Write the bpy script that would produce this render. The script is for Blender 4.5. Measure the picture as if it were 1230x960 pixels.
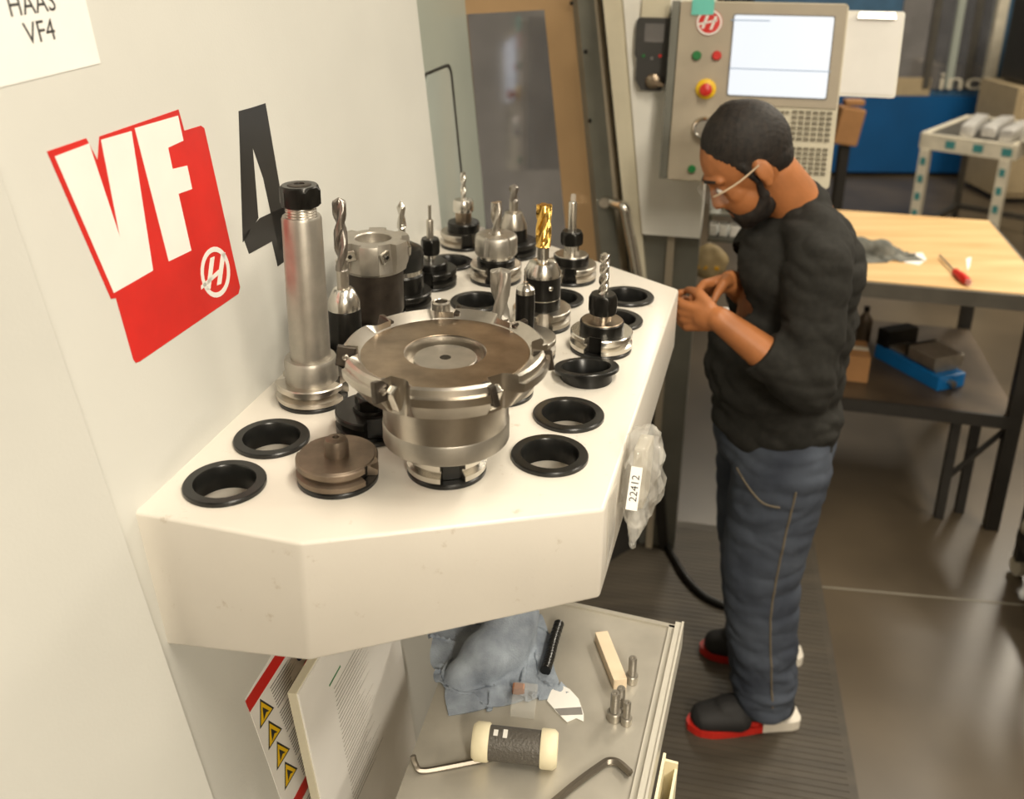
import bpy, bmesh, math, random
from mathutils import Vector, Matrix, noise as mnoise
random.seed(7)
for o in list(bpy.data.objects): bpy.data.objects.remove(o)
SC = bpy.context.scene
COL = SC.collection
R = math.radians
sin, cos, pi = math.sin, math.cos, math.pi
V = Vector

# ------------------------------------------------------------------ camera
FPX, PITCH, ROLL, PCX, PCY, CAMH = 1118.0, R(19.66), R(0.4), 597.0, 333.0, 1.96
cam_d = bpy.data.cameras.new('camera'); cam = bpy.data.objects.new('camera', cam_d); COL.objects.link(cam)
cam_d.sensor_width = 36.0; cam_d.sensor_fit = 'HORIZONTAL'
cam_d.lens = FPX / 1230.0 * 36.0
cam_d.shift_x = (615 - PCX) / 1230.0
cam_d.shift_y = -(480 - PCY) / 1230.0
cam_d.clip_start = 0.05
cam.matrix_world = Matrix.Translation((0, 0, CAMH)) @ Matrix.Rotation(R(90) - PITCH, 4, 'X') @ Matrix.Rotation(ROLL, 4, 'Z')
cam_d.dof.use_dof = True; cam_d.dof.focus_distance = 1.26; cam_d.dof.aperture_fstop = 4.0
SC.camera = cam

# ------------------------------------------------------------------ world, lamps, exposure
W = bpy.data.worlds.new('world'); SC.world = W; W.use_nodes = True
W.node_tree.nodes['Background'].inputs[0].default_value = (1.0, 0.9, 0.75, 1)
W.node_tree.nodes['Background'].inputs[1].default_value = 0.15
SC.view_settings.view_transform = 'Standard'; SC.view_settings.look = 'None'
SC.view_settings.gamma = 1.0; SC.view_settings.use_curve_mapping = False
SC.view_settings.exposure = -0.97
WARM = (1.0, 0.905, 0.745)
LAMPS = [  # x, y, z, length x, length y, watts   (fluorescent troffers under the shop ceiling)
    (2.3, 3.2, 3.55, 0.35, 1.6, 150),
    (3.0, 1.2, 3.55, 0.35, 1.6, 105),
    (0.60, 0.3, 3.50, 0.35, 1.6, 100),
    (0.9, -2.2, 3.10, 0.35, 1.6, 330),
    (4.3, 5.8, 3.55, 0.35, 1.6, 190),
    (1.8, 6.4, 3.55, 0.35, 1.6, 110),
]
for i, (x, y, z, sx, sy, w) in enumerate(LAMPS):
    ld = bpy.data.lights.new('troffer_light', 'AREA'); ld.shape = 'RECTANGLE'; ld.size = sx; ld.size_y = sy
    ld.energy = w; ld.color = WARM
    lo = bpy.data.objects.new('troffer_light', ld); COL.objects.link(lo); lo.location = (x, y, z - 0.03)

# ------------------------------------------------------------------ geometry helpers
def ray(x, y):
    X, Y = (x - PCX) / FPX, (y - PCY) / FPX
    c, s = cos(ROLL), sin(ROLL)
    X, Y = c * X + s * Y, -s * X + c * Y
    return V((X, cos(PITCH) - Y * sin(PITCH), -sin(PITCH) - Y * cos(PITCH)))
CAM = V((0, 0, CAMH))
def atz(x, y, z):
    d = ray(x, y); return CAM + d * ((z - CAMH) / d.z)
def aty(x, y, Y):
    d = ray(x, y); return CAM + d * (Y / d.y)
class Fr:
    """a flat frame in the place: origin, two in-plane axes, outward normal"""
    def __init__(s, P, u, v):
        s.P = V(P); s.u = V(u).normalized(); s.v = V(v).normalized(); s.w = s.u.cross(s.v).normalized()
    def px(s, x, y, c=0.0):
        d = ray(x, y); P = s.P + s.w * c
        q = CAM + d * ((P - CAM).dot(s.w) / d.dot(s.w)) - s.P
        return (q.dot(s.u), q.dot(s.v))
    def pt(s, a, b, c=0.0): return s.P + s.u * a + s.v * b + s.w * c

AZ = R(13.56)
D = V((sin(AZ), cos(AZ), 0)); N = V((D.y, -D.x, 0)); Z = V((0, 0, 1))
ZS = 1.36
O = V((-0.4015, 0.894, ZS))
def WP(a, o, z=0.0): return O + D * a + N * o + Z * z      # along the machine front, out from it, above the rack top
LEAN = R(5.5)
WALL = Fr(O, D, Z * cos(LEAN) - N * sin(LEAN))

# ------------------------------------------------------------------ object helpers
def wmat(o):
    m = o.matrix_basis.copy()
    while o.parent:
        o = o.parent; m = o.matrix_basis @ m
    return m
def link(o, parent=None):
    COL.objects.link(o)
    if parent: o.parent = parent
    return o
def obj(name, bm, mat, parent=None, local=False, smooth=None, label=None):
    """bmesh -> one mesh object; world coordinates unless local"""
    if parent and not local:
        bmesh.ops.transform(bm, matrix=wmat(parent).inverted(), verts=bm.verts)
    me = bpy.data.meshes.new(name)
    bmesh.ops.recalc_face_normals(bm, faces=bm.faces)
    bm.to_mesh(me); bm.free()
    me.materials.append(mat)
    if smooth is not None:
        try: me.shade_smooth(); me.set_sharp_from_angle(angle=R(smooth))
        except Exception: pass
    o = bpy.data.objects.new(name, me)
    if label: o['label'] = label
    return link(o, parent)
def recenter(o):
    """put a single-mesh thing's origin at its base"""
    me = o.data; xs = [v.co for v in me.vertices]
    c = V((sum(v.x for v in xs) / len(xs), sum(v.y for v in xs) / len(xs), min(v.z for v in xs)))
    me.transform(Matrix.Translation(-c)); o.location = c
    return o
def tag(o, label, cat, group=None, kind=None):
    if label: o['label'] = label
    if cat: o['category'] = cat
    if group: o['group'] = group
    if kind: o['kind'] = kind
    return o
def thing(name, label, cat, loc=(0, 0, 0), rot=0.0, group=None):
    o = bpy.data.objects.new(name, None); o.empty_display_size = 0.05
    o.location = loc; o.rotation_euler = (0, 0, rot); COL.objects.link(o)
    return tag(o, label, cat, group)
def struct(name, bm, mat, smooth=None):
    o = obj(name, bm, mat, smooth=smooth); o['kind'] = 'structure'; return o
def nb(): return bmesh.new()
def box(bm, c, size, M=None, bev=0.0):
    """box centred at c; M = 3x3 orientation"""
    b = bm if not bev else bmesh.new()
    r = bmesh.ops.create_cube(b, size=1.0)
    T = Matrix.Translation(V(c)) @ (M.to_4x4() if M else Matrix.Identity(4)) @ Matrix.Diagonal((*size, 1))
    bmesh.ops.transform(b, matrix=T, verts=r['verts'])
    if bev:
        bmesh.ops.bevel(b, geom=b.edges[:], offset=bev, segments=2, profile=0.6, affect='EDGES')
        me = bpy.data.meshes.new('t'); b.to_mesh(me); b.free(); bm.from_mesh(me); bpy.data.meshes.remove(me)
    return bm
def axes(u, v):
    u = V(u).normalized(); w = u.cross(V(v)).normalized(); v = w.cross(u)
    return Matrix((u, v, w)).transposed()
def prism(bm, fr, poly, c0, c1):
    """outline in a frame pulled from depth c0 to c1"""
    a = [bm.verts.new(fr.pt(x, y, c0)) for x, y in poly]; b = [bm.verts.new(fr.pt(x, y, c1)) for x, y in poly]
    n = len(poly)
    bm.faces.new(b); bm.faces.new(a[::-1])
    for i in range(n): bm.faces.new((a[i], a[(i + 1) % n], b[(i + 1) % n], b[i]))
    return bm
def lathe(bm, prof, seg=40, M=None, rfun=None, caps=True):
    """profile [(r,z)...] around local z; rfun(r,z,theta) may change the radius"""
    rings = []
    for r, z in prof:
        ring = []
        for i in range(seg):
            t = 2 * pi * i / seg
            rr = rfun(r, z, t) if rfun else r
            p = V((rr * cos(t), rr * sin(t), z))
            ring.append(bm.verts.new(M @ p if M else p))
        rings.append(ring)
    for a, b in zip(rings, rings[1:]):
        for i in range(seg):
            j = (i + 1) % seg
            bm.faces.new((a[i], a[j], b[j], b[i]))
    if caps:
        bm.faces.new(rings[0][::-1]); bm.faces.new(rings[-1])
    return bm
def zto(p0, p1):
    """matrix taking local z (from 0) onto the direction p0->p1"""
    d = (V(p1) - V(p0)).normalized()
    q = Z.rotation_difference(d)
    return Matrix.Translation(V(p0)) @ q.to_matrix().to_4x4()
def cyl(bm, p0, p1, r0, r1=None, seg=20):
    L = (V(p1) - V(p0)).length
    return lathe(bm, [(r0, 0), (r0 if r1 is None else r1, L)], seg, zto(p0, p1))
def tube(bm, pts, r, seg=10, rf=None):
    """swept round bar along points"""
    pts = [V(p) for p in pts]; rings = []
    up = V((0.13, 0.21, 0.97)).normalized()
    for i, p in enumerate(pts):
        t = (pts[min(i + 1, len(pts) - 1)] - pts[max(i - 1, 0)]).normalized()
        x = t.cross(up)
        if x.length < 1e-3: x = t.cross(V((1, 0, 0)))
        x.normalize(); y = x.cross(t)
        rr = rf(i) if rf else r
        rings.append([bm.verts.new(p + x * rr * cos(2 * pi * k / seg) + y * rr * sin(2 * pi * k / seg)) for k in range(seg)])
    for a, b in zip(rings, rings[1:]):
        for k in range(seg):
            l = (k + 1) % seg; bm.faces.new((a[k], a[l], b[l], b[k]))
    bm.faces.new(rings[0][::-1]); bm.faces.new(rings[-1])
    return bm
def spline(pts, n=8):
    pts = [V(p) for p in pts]; out = []
    for i in range(len(pts) - 1):
        p0, p1, p2, p3 = pts[max(i - 1, 0)], pts[i], pts[i + 1], pts[min(i + 2, len(pts) - 1)]
        for k in range(n):
            t = k / n
            out.append(0.5 * ((2 * p1) + (p2 - p0) * t + (2 * p0 - 5 * p1 + 4 * p2 - p3) * t * t + (3 * p1 - p0 - 3 * p2 + p3) * t ** 3))
    out.append(pts[-1]); return out
def rrect(x0, y0, x1, y1, r, k=4):
    out = []
    for cx, cy, a in ((x1 - r, y1 - r, 0), (x0 + r, y1 - r, 90), (x0 + r, y0 + r, 180), (x1 - r, y0 + r, 270)):
        for i in range(k + 1):
            t = R(a + 90 * i / k); out.append((cx + r * cos(t), cy + r * sin(t)))
    return out
def disc(cx, cy, r, k=24): return [(cx + r * cos(2 * pi * i / k), cy + r * sin(2 * pi * i / k)) for i in range(k)]
def capsule(bm, p0, p1, r0, r1, seg=28, flat=None):
    """tapered bar with round ends; flat=(axis, factor) squashes it across an axis"""
    p0, p1 = V(p0), V(p1); L = (p1 - p0).length
    prof = [(max(r0 * sin(R(a)), 1e-5), -r0 * cos(R(a))) for a in (8, 30, 60, 90)] + [(max(r1 * sin(R(a)), 1e-5), L + r1 * -cos(R(a))) for a in (90, 120, 150, 172)]
    b = bmesh.new(); lathe(b, prof, seg, zto(p0, p1))
    if flat:
        ax = V(flat[0]).normalized(); m = (p0 + p1) / 2
        for v in b.verts:
            k = (v.co - m).dot(ax); v.co += ax * k * (flat[1] - 1)
    me = bpy.data.meshes.new('t'); b.to_mesh(me); b.free(); bm.from_mesh(me); bpy.data.meshes.remove(me)
    return bm
def ellipsoid(bm, c, rad, M=None, sub=3):
    r = bmesh.ops.create_icosphere(bm, subdivisions=sub, radius=1.0)
    T = Matrix.Translation(V(c)) @ (M.to_4x4() if M else Matrix.Identity(4)) @ Matrix.Diagonal((*rad, 1))
    bmesh.ops.transform(bm, matrix=T, verts=r['verts']); return bm
def fuse(bm, voxel, smooth=6, fac=0.5):
    """melt overlapping closed shells into one continuous skin"""
    bmesh.ops.recalc_face_normals(bm, faces=bm.faces)
    me = bpy.data.meshes.new('t'); bm.to_mesh(me); bm.free()
    o = bpy.data.objects.new('t', me); COL.objects.link(o)
    m = o.modifiers.new('r', 'REMESH'); m.mode = 'VOXEL'; m.voxel_size = voxel
    if smooth:
        s = o.modifiers.new('s', 'SMOOTH'); s.iterations = smooth; s.factor = fac
    dg = bpy.context.evaluated_depsgraph_get(); dg.update()
    out = bpy.data.meshes.new_from_object(o.evaluated_get(dg))
    b = bmesh.new(); b.from_mesh(out)
    bpy.data.objects.remove(o); bpy.data.meshes.remove(me); bpy.data.meshes.remove(out)
    return b
def jitter(bm, f):
    bm.normal_update()
    mv = [(v, v.normal * f(v.co)) for v in bm.verts]
    for v, d in mv: v.co += d
    return bm
def text_bm(body, fr, a, b, size, c=0.0005, th=0.0003, align='CENTER', M2=None, sx=1.0):
    cu = bpy.data.curves.new('t', 'FONT'); cu.body = body; cu.size = size; cu.align_x = align; cu.resolution_u = 3
    o = bpy.data.objects.new('t', cu); COL.objects.link(o)
    dg = bpy.context.evaluated_depsgraph_get(); dg.update()
    me = bpy.data.meshes.new_from_object(o.evaluated_get(dg))
    bpy.data.objects.remove(o)
    bm = bmesh.new(); bm.from_mesh(me); bpy.data.meshes.remove(me)
    r = bmesh.ops.extrude_face_region(bm, geom=bm.faces[:])
    for e in r['geom']:
        if isinstance(e, bmesh.types.BMVert): e.co.z += th
    for v in bm.verts:
        x, y = v.co.x * sx, v.co.y
        if M2: x, y = M2[0] * x + M2[1] * y, M2[2] * x + M2[3] * y
        v.co = fr.pt(a + x, b + y, c + v.co.z)
    return bm

# ------------------------------------------------------------------ materials
def mat(name, col, rough=0.5, metal=0.0, var=0.08, scale=12.0, bump=0.0, bscale=60.0, col2=None, spec=None, emit=None, alpha=None, coat=0.0, trans=0.0, stretch=None, speck=0.0):
    m = bpy.data.materials.new(name); m.use_nodes = True; nt = m.node_tree; b = nt.nodes['Principled BSDF']
    b.inputs['Roughness'].default_value = rough; b.inputs['Metallic'].default_value = metal
    if spec is not None: b.inputs['Specular IOR Level'].default_value = spec
    if coat: b.inputs['Coat Weight'].default_value = coat; b.inputs['Coat Roughness'].default_value = 0.1
    if trans: b.inputs['Transmission Weight'].default_value = trans
    tc = nt.nodes.new('ShaderNodeTexCoord'); src = tc.outputs['Object']
    if stretch:
        mp = nt.nodes.new('ShaderNodeMapping'); mp.inputs['Scale'].default_value = stretch
        nt.links.new(src, mp.inputs[0]); src = mp.outputs[0]
    no = nt.nodes.new('ShaderNodeTexNoise'); no.inputs['Scale'].default_value = scale; no.inputs['Detail'].default_value = 5
    nt.links.new(src, no.inputs['Vector'])
    cr = nt.nodes.new('ShaderNodeValToRGB')
    c2 = col2 if col2 else tuple(max(0, c * (1 - var * 2)) for c in col)
    c1 = col if col2 else tuple(min(1, c * (1 + var)) for c in col)
    cr.color_ramp.elements[0].position = 0.3; cr.color_ramp.elements[1].position = 0.7
    cr.color_ramp.elements[0].color = (*c2, 1); cr.color_ramp.elements[1].color = (*c1, 1)
    nt.links.new(no.outputs['Fac'], cr.inputs[0]); nt.links.new(cr.outputs[0], b.inputs['Base Color'])
    if bump:
        n2 = nt.nodes.new('ShaderNodeTexNoise'); n2.inputs['Scale'].default_value = bscale; n2.inputs['Detail'].default_value = 3
        nt.links.new(src, n2.inputs['Vector'])
        bp = nt.nodes.new('ShaderNodeBump'); bp.inputs['Strength'].default_value = bump; bp.inputs['Distance'].default_value = 0.002
        nt.links.new(n2.outputs['Fac'], bp.inputs['Height']); nt.links.new(bp.outputs[0], b.inputs['Normal'])
    if speck:
        n3 = nt.nodes.new('ShaderNodeTexNoise'); n3.inputs['Scale'].default_value = speck; n3.inputs['Detail'].default_value = 6; n3.inputs['Roughness'].default_value = 0.7
        nt.links.new(src, n3.inputs['Vector'])
        r3 = nt.nodes.new('ShaderNodeValToRGB'); r3.color_ramp.elements[0].position = 0.62; r3.color_ramp.elements[1].position = 0.84
        mx = nt.nodes.new('ShaderNodeMix'); mx.data_type = 'RGBA'
        nt.links.new(n3.outputs['Fac'], r3.inputs[0]); nt.links.new(r3.outputs[0], mx.inputs[0]); nt.links.new(cr.outputs[0], mx.inputs[6])
        mx.inputs[7].default_value = (0.36, 0.27, 0.17, 1); nt.links.new(mx.outputs[2], b.inputs['Base Color'])
    if emit: b.inputs['Emission Color'].default_value = (*emit[:3], 1); b.inputs['Emission Strength'].default_value = emit[3]
    if alpha is not None: b.inputs['Alpha'].default_value = alpha
    return m
def lin(r, g, b):
    f = lambda c: (c / 255 / 12.92) if c <= 10 else ((c / 255 + 0.055) / 1.055) ** 2.4
    return (f(r), f(g), f(b))
M_WALL = mat('cream_enamel', (0.64, 0.635, 0.59), 0.42, var=0.03, scale=3, bump=0.08, bscale=260)
M_RACK = mat('white_enamel', (0.72, 0.675, 0.60), 0.32, var=0.03, scale=5, bump=0.05, bscale=200, speck=28)
M_GREYP = mat('grey_green_enamel', (0.36, 0.39, 0.34), 0.18, var=0.04, scale=2)
M_DOORF = mat('tan_steel', (0.46, 0.30, 0.155), 0.32, metal=0.35, var=0.06, scale=4)
M_GREYM = mat('grey_jamb_metal', (0.22, 0.22, 0.19), 0.35, metal=0.5, var=0.1, scale=6)
M_GLASSD = mat('dark_door_glass', (0.36, 0.36, 0.38), 0.10, metal=0.75, var=0.1, scale=6)
M_GLASSP = mat('pale_window_glass', (0.42, 0.46, 0.42), 0.08, var=0.05, scale=3, coat=0.6)
M_RED = mat('red_vinyl', lin(206, 40, 34), 0.35, var=0.05, scale=20)
M_WVIN = mat('white_vinyl', (0.85, 0.83, 0.78), 0.35, var=0.02)
M_BVIN = mat('black_vinyl', (0.022, 0.022, 0.022), 0.3, var=0.1)
M_PAPER = mat('white_paper', (0.88, 0.86, 0.82), 0.5, var=0.02)
M_INK = mat('black_ink', (0.03, 0.03, 0.03), 0.6)
M_INKG = mat('grey_ink', (0.22, 0.21, 0.2), 0.6)
M_YEL = mat('yellow_ink', lin(240, 196, 20), 0.45, var=0.03)
M_BLUEI = mat('blue_ink', lin(60, 80, 130), 0.5)
M_GRN = mat('green_plastic', lin(30, 120, 60), 0.35)
M_BLACKP = mat('black_plastic', (0.012, 0.012, 0.011), 0.28, var=0.3, scale=30)
M_STEEL = mat('ground_steel', (0.55, 0.51, 0.45), 0.32, metal=1.0, var=0.06, scale=40, bump=0.03, bscale=400)
M_STEELB = mat('bright_steel', (0.72, 0.69, 0.63), 0.24, metal=1.0, var=0.04, scale=30)
M_STEELM = mat('matte_steel', (0.46, 0.43, 0.38), 0.42, metal=0.9, var=0.08, scale=35, bump=0.05, bscale=500)
M_PLUG = mat('dull_brown_steel', (0.27, 0.215, 0.165), 0.48, metal=0.9, var=0.15, scale=30, bump=0.05, bscale=400)
M_HEXK = mat('dull_hex_key_steel', (0.27, 0.24, 0.20), 0.42, metal=0.9, var=0.1)
M_COVER = mat('bright_cream_enamel', (0.86, 0.84, 0.77), 0.42, var=0.02)
M_STEELW = mat('brown_worn_steel', (0.38, 0.30, 0.22), 0.36, metal=1.0, var=0.18, scale=25, bump=0.05, bscale=400)
M_DARKM = mat('black_oxide', (0.016, 0.015, 0.013), 0.28, metal=0.5, var=0.2, scale=40)
M_DARKB = mat('brown_black_oxide', (0.055, 0.043, 0.033), 0.42, metal=0.5, var=0.2, scale=40)
M_GOLD = mat('gold_coating', (0.85, 0.55, 0.14), 0.22, metal=1.0, var=0.05)
M_CARB = mat('carbide', (0.34, 0.31, 0.28), 0.36, metal=1.0, var=0.08, scale=60)
M_INSERT = mat('dark_insert', (0.10, 0.085, 0.07), 0.3, metal=0.8, var=0.15, scale=80)
M_TRAY = mat('brushed_tray_steel', (0.56, 0.53, 0.46), 0.36, metal=0.5, var=0.1, scale=9, bump=0.04, bscale=150)
M_FLOOR = mat('sealed_dark_concrete', (0.088, 0.067, 0.043), 0.32, var=0.22, scale=1.6, bump=0.04, bscale=30, spec=0.6)
M_MAT = mat('rubber_mat', (0.062, 0.050, 0.035), 0.55, var=0.15, scale=6, bump=0.5, bscale=45, stretch=(0.3, 3.0, 1.0))
M_ROOMW = mat('shop_wall_paint', (0.42, 0.38, 0.32), 0.7)
M_CEIL = mat('shop_ceiling_paint', (0.45, 0.42, 0.36), 0.8)
M_SKIN = mat('skin', lin(176, 112, 66), 0.48, var=0.10, scale=18, bump=0.1, bscale=220)
M_HAIR = mat('black_hair', (0.016, 0.011, 0.008), 0.68, var=0.4, scale=90, bump=0.25, bscale=500, stretch=(1.0, 1.0, 0.35))
M_SHIRT = mat('black_knit', (0.024, 0.023, 0.020), 0.88, var=0.12, scale=60, bump=0.2, bscale=500, spec=0.25)
M_JEAN = mat('faded_denim', (0.090, 0.105, 0.135), 0.85, scale=6, col2=(0.032, 0.038, 0.054), bump=0.25, bscale=420, spec=0.2)
M_SHOE = mat('black_shoe_mesh', (0.016, 0.015, 0.015), 0.7, bump=0.3, bscale=300)
M_SOLER = mat('red_sole', lin(200, 40, 28), 0.5)
M_SOLEW = mat('white_sole', lin(222, 214, 200), 0.5)
M_CLEAR = mat('clear_plastic', (0.8, 0.8, 0.76), 0.08, alpha=0.22, var=0.02)
M_BAG = mat('crinkled_clear_bag', (0.86, 0.84, 0.78), 0.12, alpha=0.27, var=0.03, coat=0.4)
M_RAGB = mat('blue_shop_rag', lin(166, 176, 188), 0.95, scale=26, col2=lin(124, 132, 144), bump=0.6, bscale=420, spec=0.1)
M_RAGG = mat('grey_shop_rag', lin(136, 136, 128), 0.95, scale=20, col2=lin(84, 84, 80), bump=0.5, bscale=300, spec=0.1)
M_CREAM = mat('cream_rubber', lin(232, 222, 190), 0.5, var=0.03)
M_GREYT = mat('grey_knurled_tape', lin(94, 90, 84), 0.45, metal=0.2, bump=0.7, bscale=260)
M_WOOD = mat('maple_bench_top', lin(222, 188, 134), 0.45, scale=5, col2=lin(202, 160, 104), stretch=(0.5, 4.0, 1.0), var=0.06)
M_FRAME = mat('dark_bench_steel', (0.035, 0.032, 0.028), 0.45, metal=0.4)
M_EDGE = mat('grey_bench_edge', (0.15, 0.14, 0.12), 0.4, metal=0.6)
M_LSHELF = mat('stained_shelf_steel', (0.10, 0.072, 0.045), 0.42, metal=0.3, var=0.25, scale=5)
M_BLUE = mat('machine_blue', lin(12, 78, 130), 0.4, var=0.06, scale=3)
M_VBLUE = mat('vise_blue', lin(16, 104, 168), 0.35, var=0.05)
M_CONS = mat('console_grey', lin(172, 160, 140), 0.45, var=0.04)
M_CONSW = mat('console_cream', lin(214, 206, 182), 0.42, var=0.03)
M_SCREEN = mat('lit_screen', (0.04, 0.04, 0.045), 0.25, emit=(0.92, 0.96, 1.0, 1.9))
M_SCRLINE = mat('screen_blue_line', (0.03, 0.03, 0.04), 0.3, emit=(0.45, 0.62, 0.8, 0.9))
M_TEAL = mat('teal_note', lin(110, 205, 190), 0.6)
M_CARD = mat('brown_cardboard', lin(160, 116, 72), 0.8, var=0.06)
M_BEIGE = mat('beige_cabinet', lin(168, 150, 118), 0.5, var=0.04)
M_TAPE = mat('white_tape', lin(206, 198, 178), 0.6)
M_TEALI = mat('teal_print', lin(60, 130, 130), 0.6)
M_FOIL = mat('foil_sheet', (0.78, 0.76, 0.72), 0.34, metal=0.55, bump=0.4, bscale=60)
M_LENS = mat('clear_lens', (0.95, 0.95, 0.95), 0.05, alpha=0.10)
M_BROWNL = mat('copper', lin(196, 130, 90), 0.35, metal=0.6)
M_LAMP = mat('lamp_diffuser', (0.9, 0.9, 0.85), 0.5, emit=(1.0, 0.90, 0.73, 4.0))
M_ORANGE = mat('amber_print', lin(214, 160, 30), 0.5)

# ------------------------------------------------------------------ room shell
X0, X1, Y0, Y1, ZC = -3.2, 6.2, -3.6, 10.6, 3.9
b = nb(); box(b, ((X0 + X1) / 2, (Y0 + Y1) / 2, -0.05), (X1 - X0, Y1 - Y0, 0.1)); struct('floor', b, M_FLOOR)
b = nb(); box(b, ((X0 + X1) / 2, (Y0 + Y1) / 2, ZC + 0.05), (X1 - X0, Y1 - Y0, 0.1)); struct('ceiling', b, M_CEIL)
b = nb(); box(b, ((X0 + X1) / 2, Y1 + 0.05, ZC / 2), (X1 - X0, 0.1, ZC)); struct('wall_back', b, M_ROOMW)
b = nb(); box(b, ((X0 + X1) / 2, Y0 - 0.05, ZC / 2), (X1 - X0, 0.1, ZC)); struct('wall_front', b, M_ROOMW)
b = nb(); box(b, (X0 - 0.05, (Y0 + Y1) / 2, ZC / 2), (0.1, Y1 - Y0, ZC)); struct('wall_left', b, M_ROOMW)
b = nb(); box(b, (X1 + 0.05, (Y0 + Y1) / 2, ZC / 2), (0.1, Y1 - Y0, ZC)); struct('wall_right', b, M_ROOMW)
LAMPLAB = ['over the wooden bench', 'over the open floor beside the aisle', 'over the tool rack and aisle', 'over the near end of the machine', 'over the beige cabinet', 'over the blue machine']
for (x, y, z, sx, sy, w), wh in zip(LAMPS, LAMPLAB):
    t = thing('ceiling_light', 'long fluorescent troffer hung from the ceiling ' + wh, 'light', (x, y, z), 0, 'fluorescent troffers under the ceiling')
    b = nb(); box(b, (0, 0, 0.035), (sx + 0.06, sy + 0.06, 0.05), bev=0.008); obj('housing', b, M_ROOMW, t, True)
    b = nb(); box(b, (0, 0, 0.0), (sx, sy, 0.012)); obj('diffuser', b, M_LAMP, t, True)
    for s in (-0.6, 0.6):
        b = nb(); cyl(b, (0, s, 0.06), (0, s, ZC - z), 0.006, seg=8); obj('hanger', b, M_FRAME, t, True)

# ------------------------------------------------------------------ milling machine front
UG = -ZS / cos(LEAN)                       # wall-frame height of the ground
mach = thing('milling_machine', 'large cream milling machine with a red badge and sliding glass door', 'machine', WP(0.6, -0.15, -ZS))
UT = 1.15
crl = lambda u: -0.0365 - 0.101 * (u + 0.04)      # the crease leans a little
b = nb(); prism(b, WALL, [(crl(UG), UG), (1.175, UG), (1.165, UT), (crl(UT), UT)], -0.03, 0.0); obj('front_panel', b, M_WALL, mach)
# the corner panels to the left of the crease
dc = -D * cos(R(24)) - N * sin(R(24))
def quadslab(bm, p, q, vec, th):
    nrm = (q - p).cross(vec).normalized() * th
    a = [p, q, q + vec, p + vec]
    vs = [bm.verts.new(x) for x in a] + [bm.verts.new(x + nrm) for x in a]
    for f in ((0, 1, 2, 3), (7, 6, 5, 4), (0, 4, 5, 1), (1, 5, 6, 2), (2, 6, 7, 3), (3, 7, 4, 0)): bm.faces.new([vs[i] for i in f])
p, q = WALL.pt(crl(UG), UG, -0.002), WALL.pt(crl(UT), UT, -0.002)
b = nb(); quadslab(b, p, q, dc * 0.21, 0.02); obj('corner_panel', b, M_WALL, mach)
dc2 = -D * cos(R(36)) - N * sin(R(36))
b = nb(); quadslab(b, p + dc * 0.212, q + dc * 0.212, dc2 * 0.5, 0.02); obj('corner_panel', b, M_WALL, mach)
dc3 = -N
b = nb(); quadslab(b, p + dc * 0.212 + dc2 * 0.5, q + dc * 0.212 + dc2 * 0.5, dc3 * 1.3, 0.02); obj('side_panel', b, M_WALL, mach)
# greenish fixed panel with a rounded window beyond the cream panel
b = nb(); prism(b, WALL, [(1.175, UG), (1.60, UG), (1.575, UT), (1.165, UT)], -0.05, -0.012); gp = obj('fixed_panel', b, M_GREYP, mach)
b = nb(); prism(b, WALL, rrect(1.0 + 0.185, -0.55, 1.40, 0.337, 0.03), -0.012, -0.008); obj('window_gasket', b, M_BLACKP, gp)
b = nb(); prism(b, WALL, rrect(1.187, -0.54, 1.372, 0.331, 0.026), -0.012, -0.005); obj('window_pane', b, M_GLASSP, gp)
# door facet
PD = WP(1.585, -0.02); QD = WP(1.966, 0.236)
dd = (QD - PD).normalized(); nd = V((dd.y, -dd.x, 0)); LD = R(7.5)
DOOR = Fr(PD, dd, Z * cos(LD) - nd * sin(LD))
LQ = (QD - PD).length
gu = -0.40
ga = DOOR.px(566, 12); gb = DOOR.px(652, 12); gc = DOOR.px(673, 227); ge = DOOR.px(717, 312); gf = DOOR.px(689, 18)
xr = lambda v, p0, p1: p0[0] + (p1[0] - p0[0]) * (v - p0[1]) / (p1[1] - p0[1])
gx = lambda v: xr(v, gb, gc); fx = lambda v: xr(v, gf, ge)
door = obj('door', prism(nb(), DOOR, [(-0.02, gu), (fx(gu), gu), (fx(UT), UT), (-0.02, UT)], -0.03, 0.0), M_DOORF, mach, label='tan reflective door skin')
tp = gb[1]
obj('glass_pane', prism(nb(), DOOR, [(0.005, -0.37), (gx(-0.37), -0.37), (gx(tp), tp), (0.005, tp)], 0.0, 0.006), M_GLASSD, door)
k0 = DOOR.px(724, 0); k1 = DOOR.px(757, 326)
kx = lambda v: xr(v, k0, k1)
mid = lambda v, t: fx(v) * (1 - t) + kx(v) * t
obj('door_edge', prism(nb(), DOOR, [(fx(gu), gu), (mid(gu, .55), gu), (mid(UT, .55), UT), (fx(UT), UT)], -0.03, 0.02), M_GREYM, mach)
obj('door_jamb', prism(nb(), DOOR, [(mid(gu, .55), gu), (mid(gu, .85), gu), (mid(UT, .85), UT), (mid(UT, .55), UT)], -0.03, 0.012), M_CONS, mach)
obj('jamb_seal', prism(nb(), DOOR, [(mid(gu, .85), gu), (kx(gu), gu), (kx(UT), UT), (mid(UT, .85), UT)], -0.03, 0.026), M_FRAME, mach)
for (x, y) in ((686, 4), (703, 62), (708, 145)):
    a, c = DOOR.px(x, y, 0.02); bb = nb(); lathe(bb, [(0.006, 0), (0.006, 0.004), (0.003, 0.006)], 12, Matrix.Translation(DOOR.pt(a, c, 0.02)) @ axes(DOOR.u, DOOR.v).to_4x4()); obj('bolt', bb, M_DARKM, mach)
gg = -ZS / cos(LD)
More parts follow.
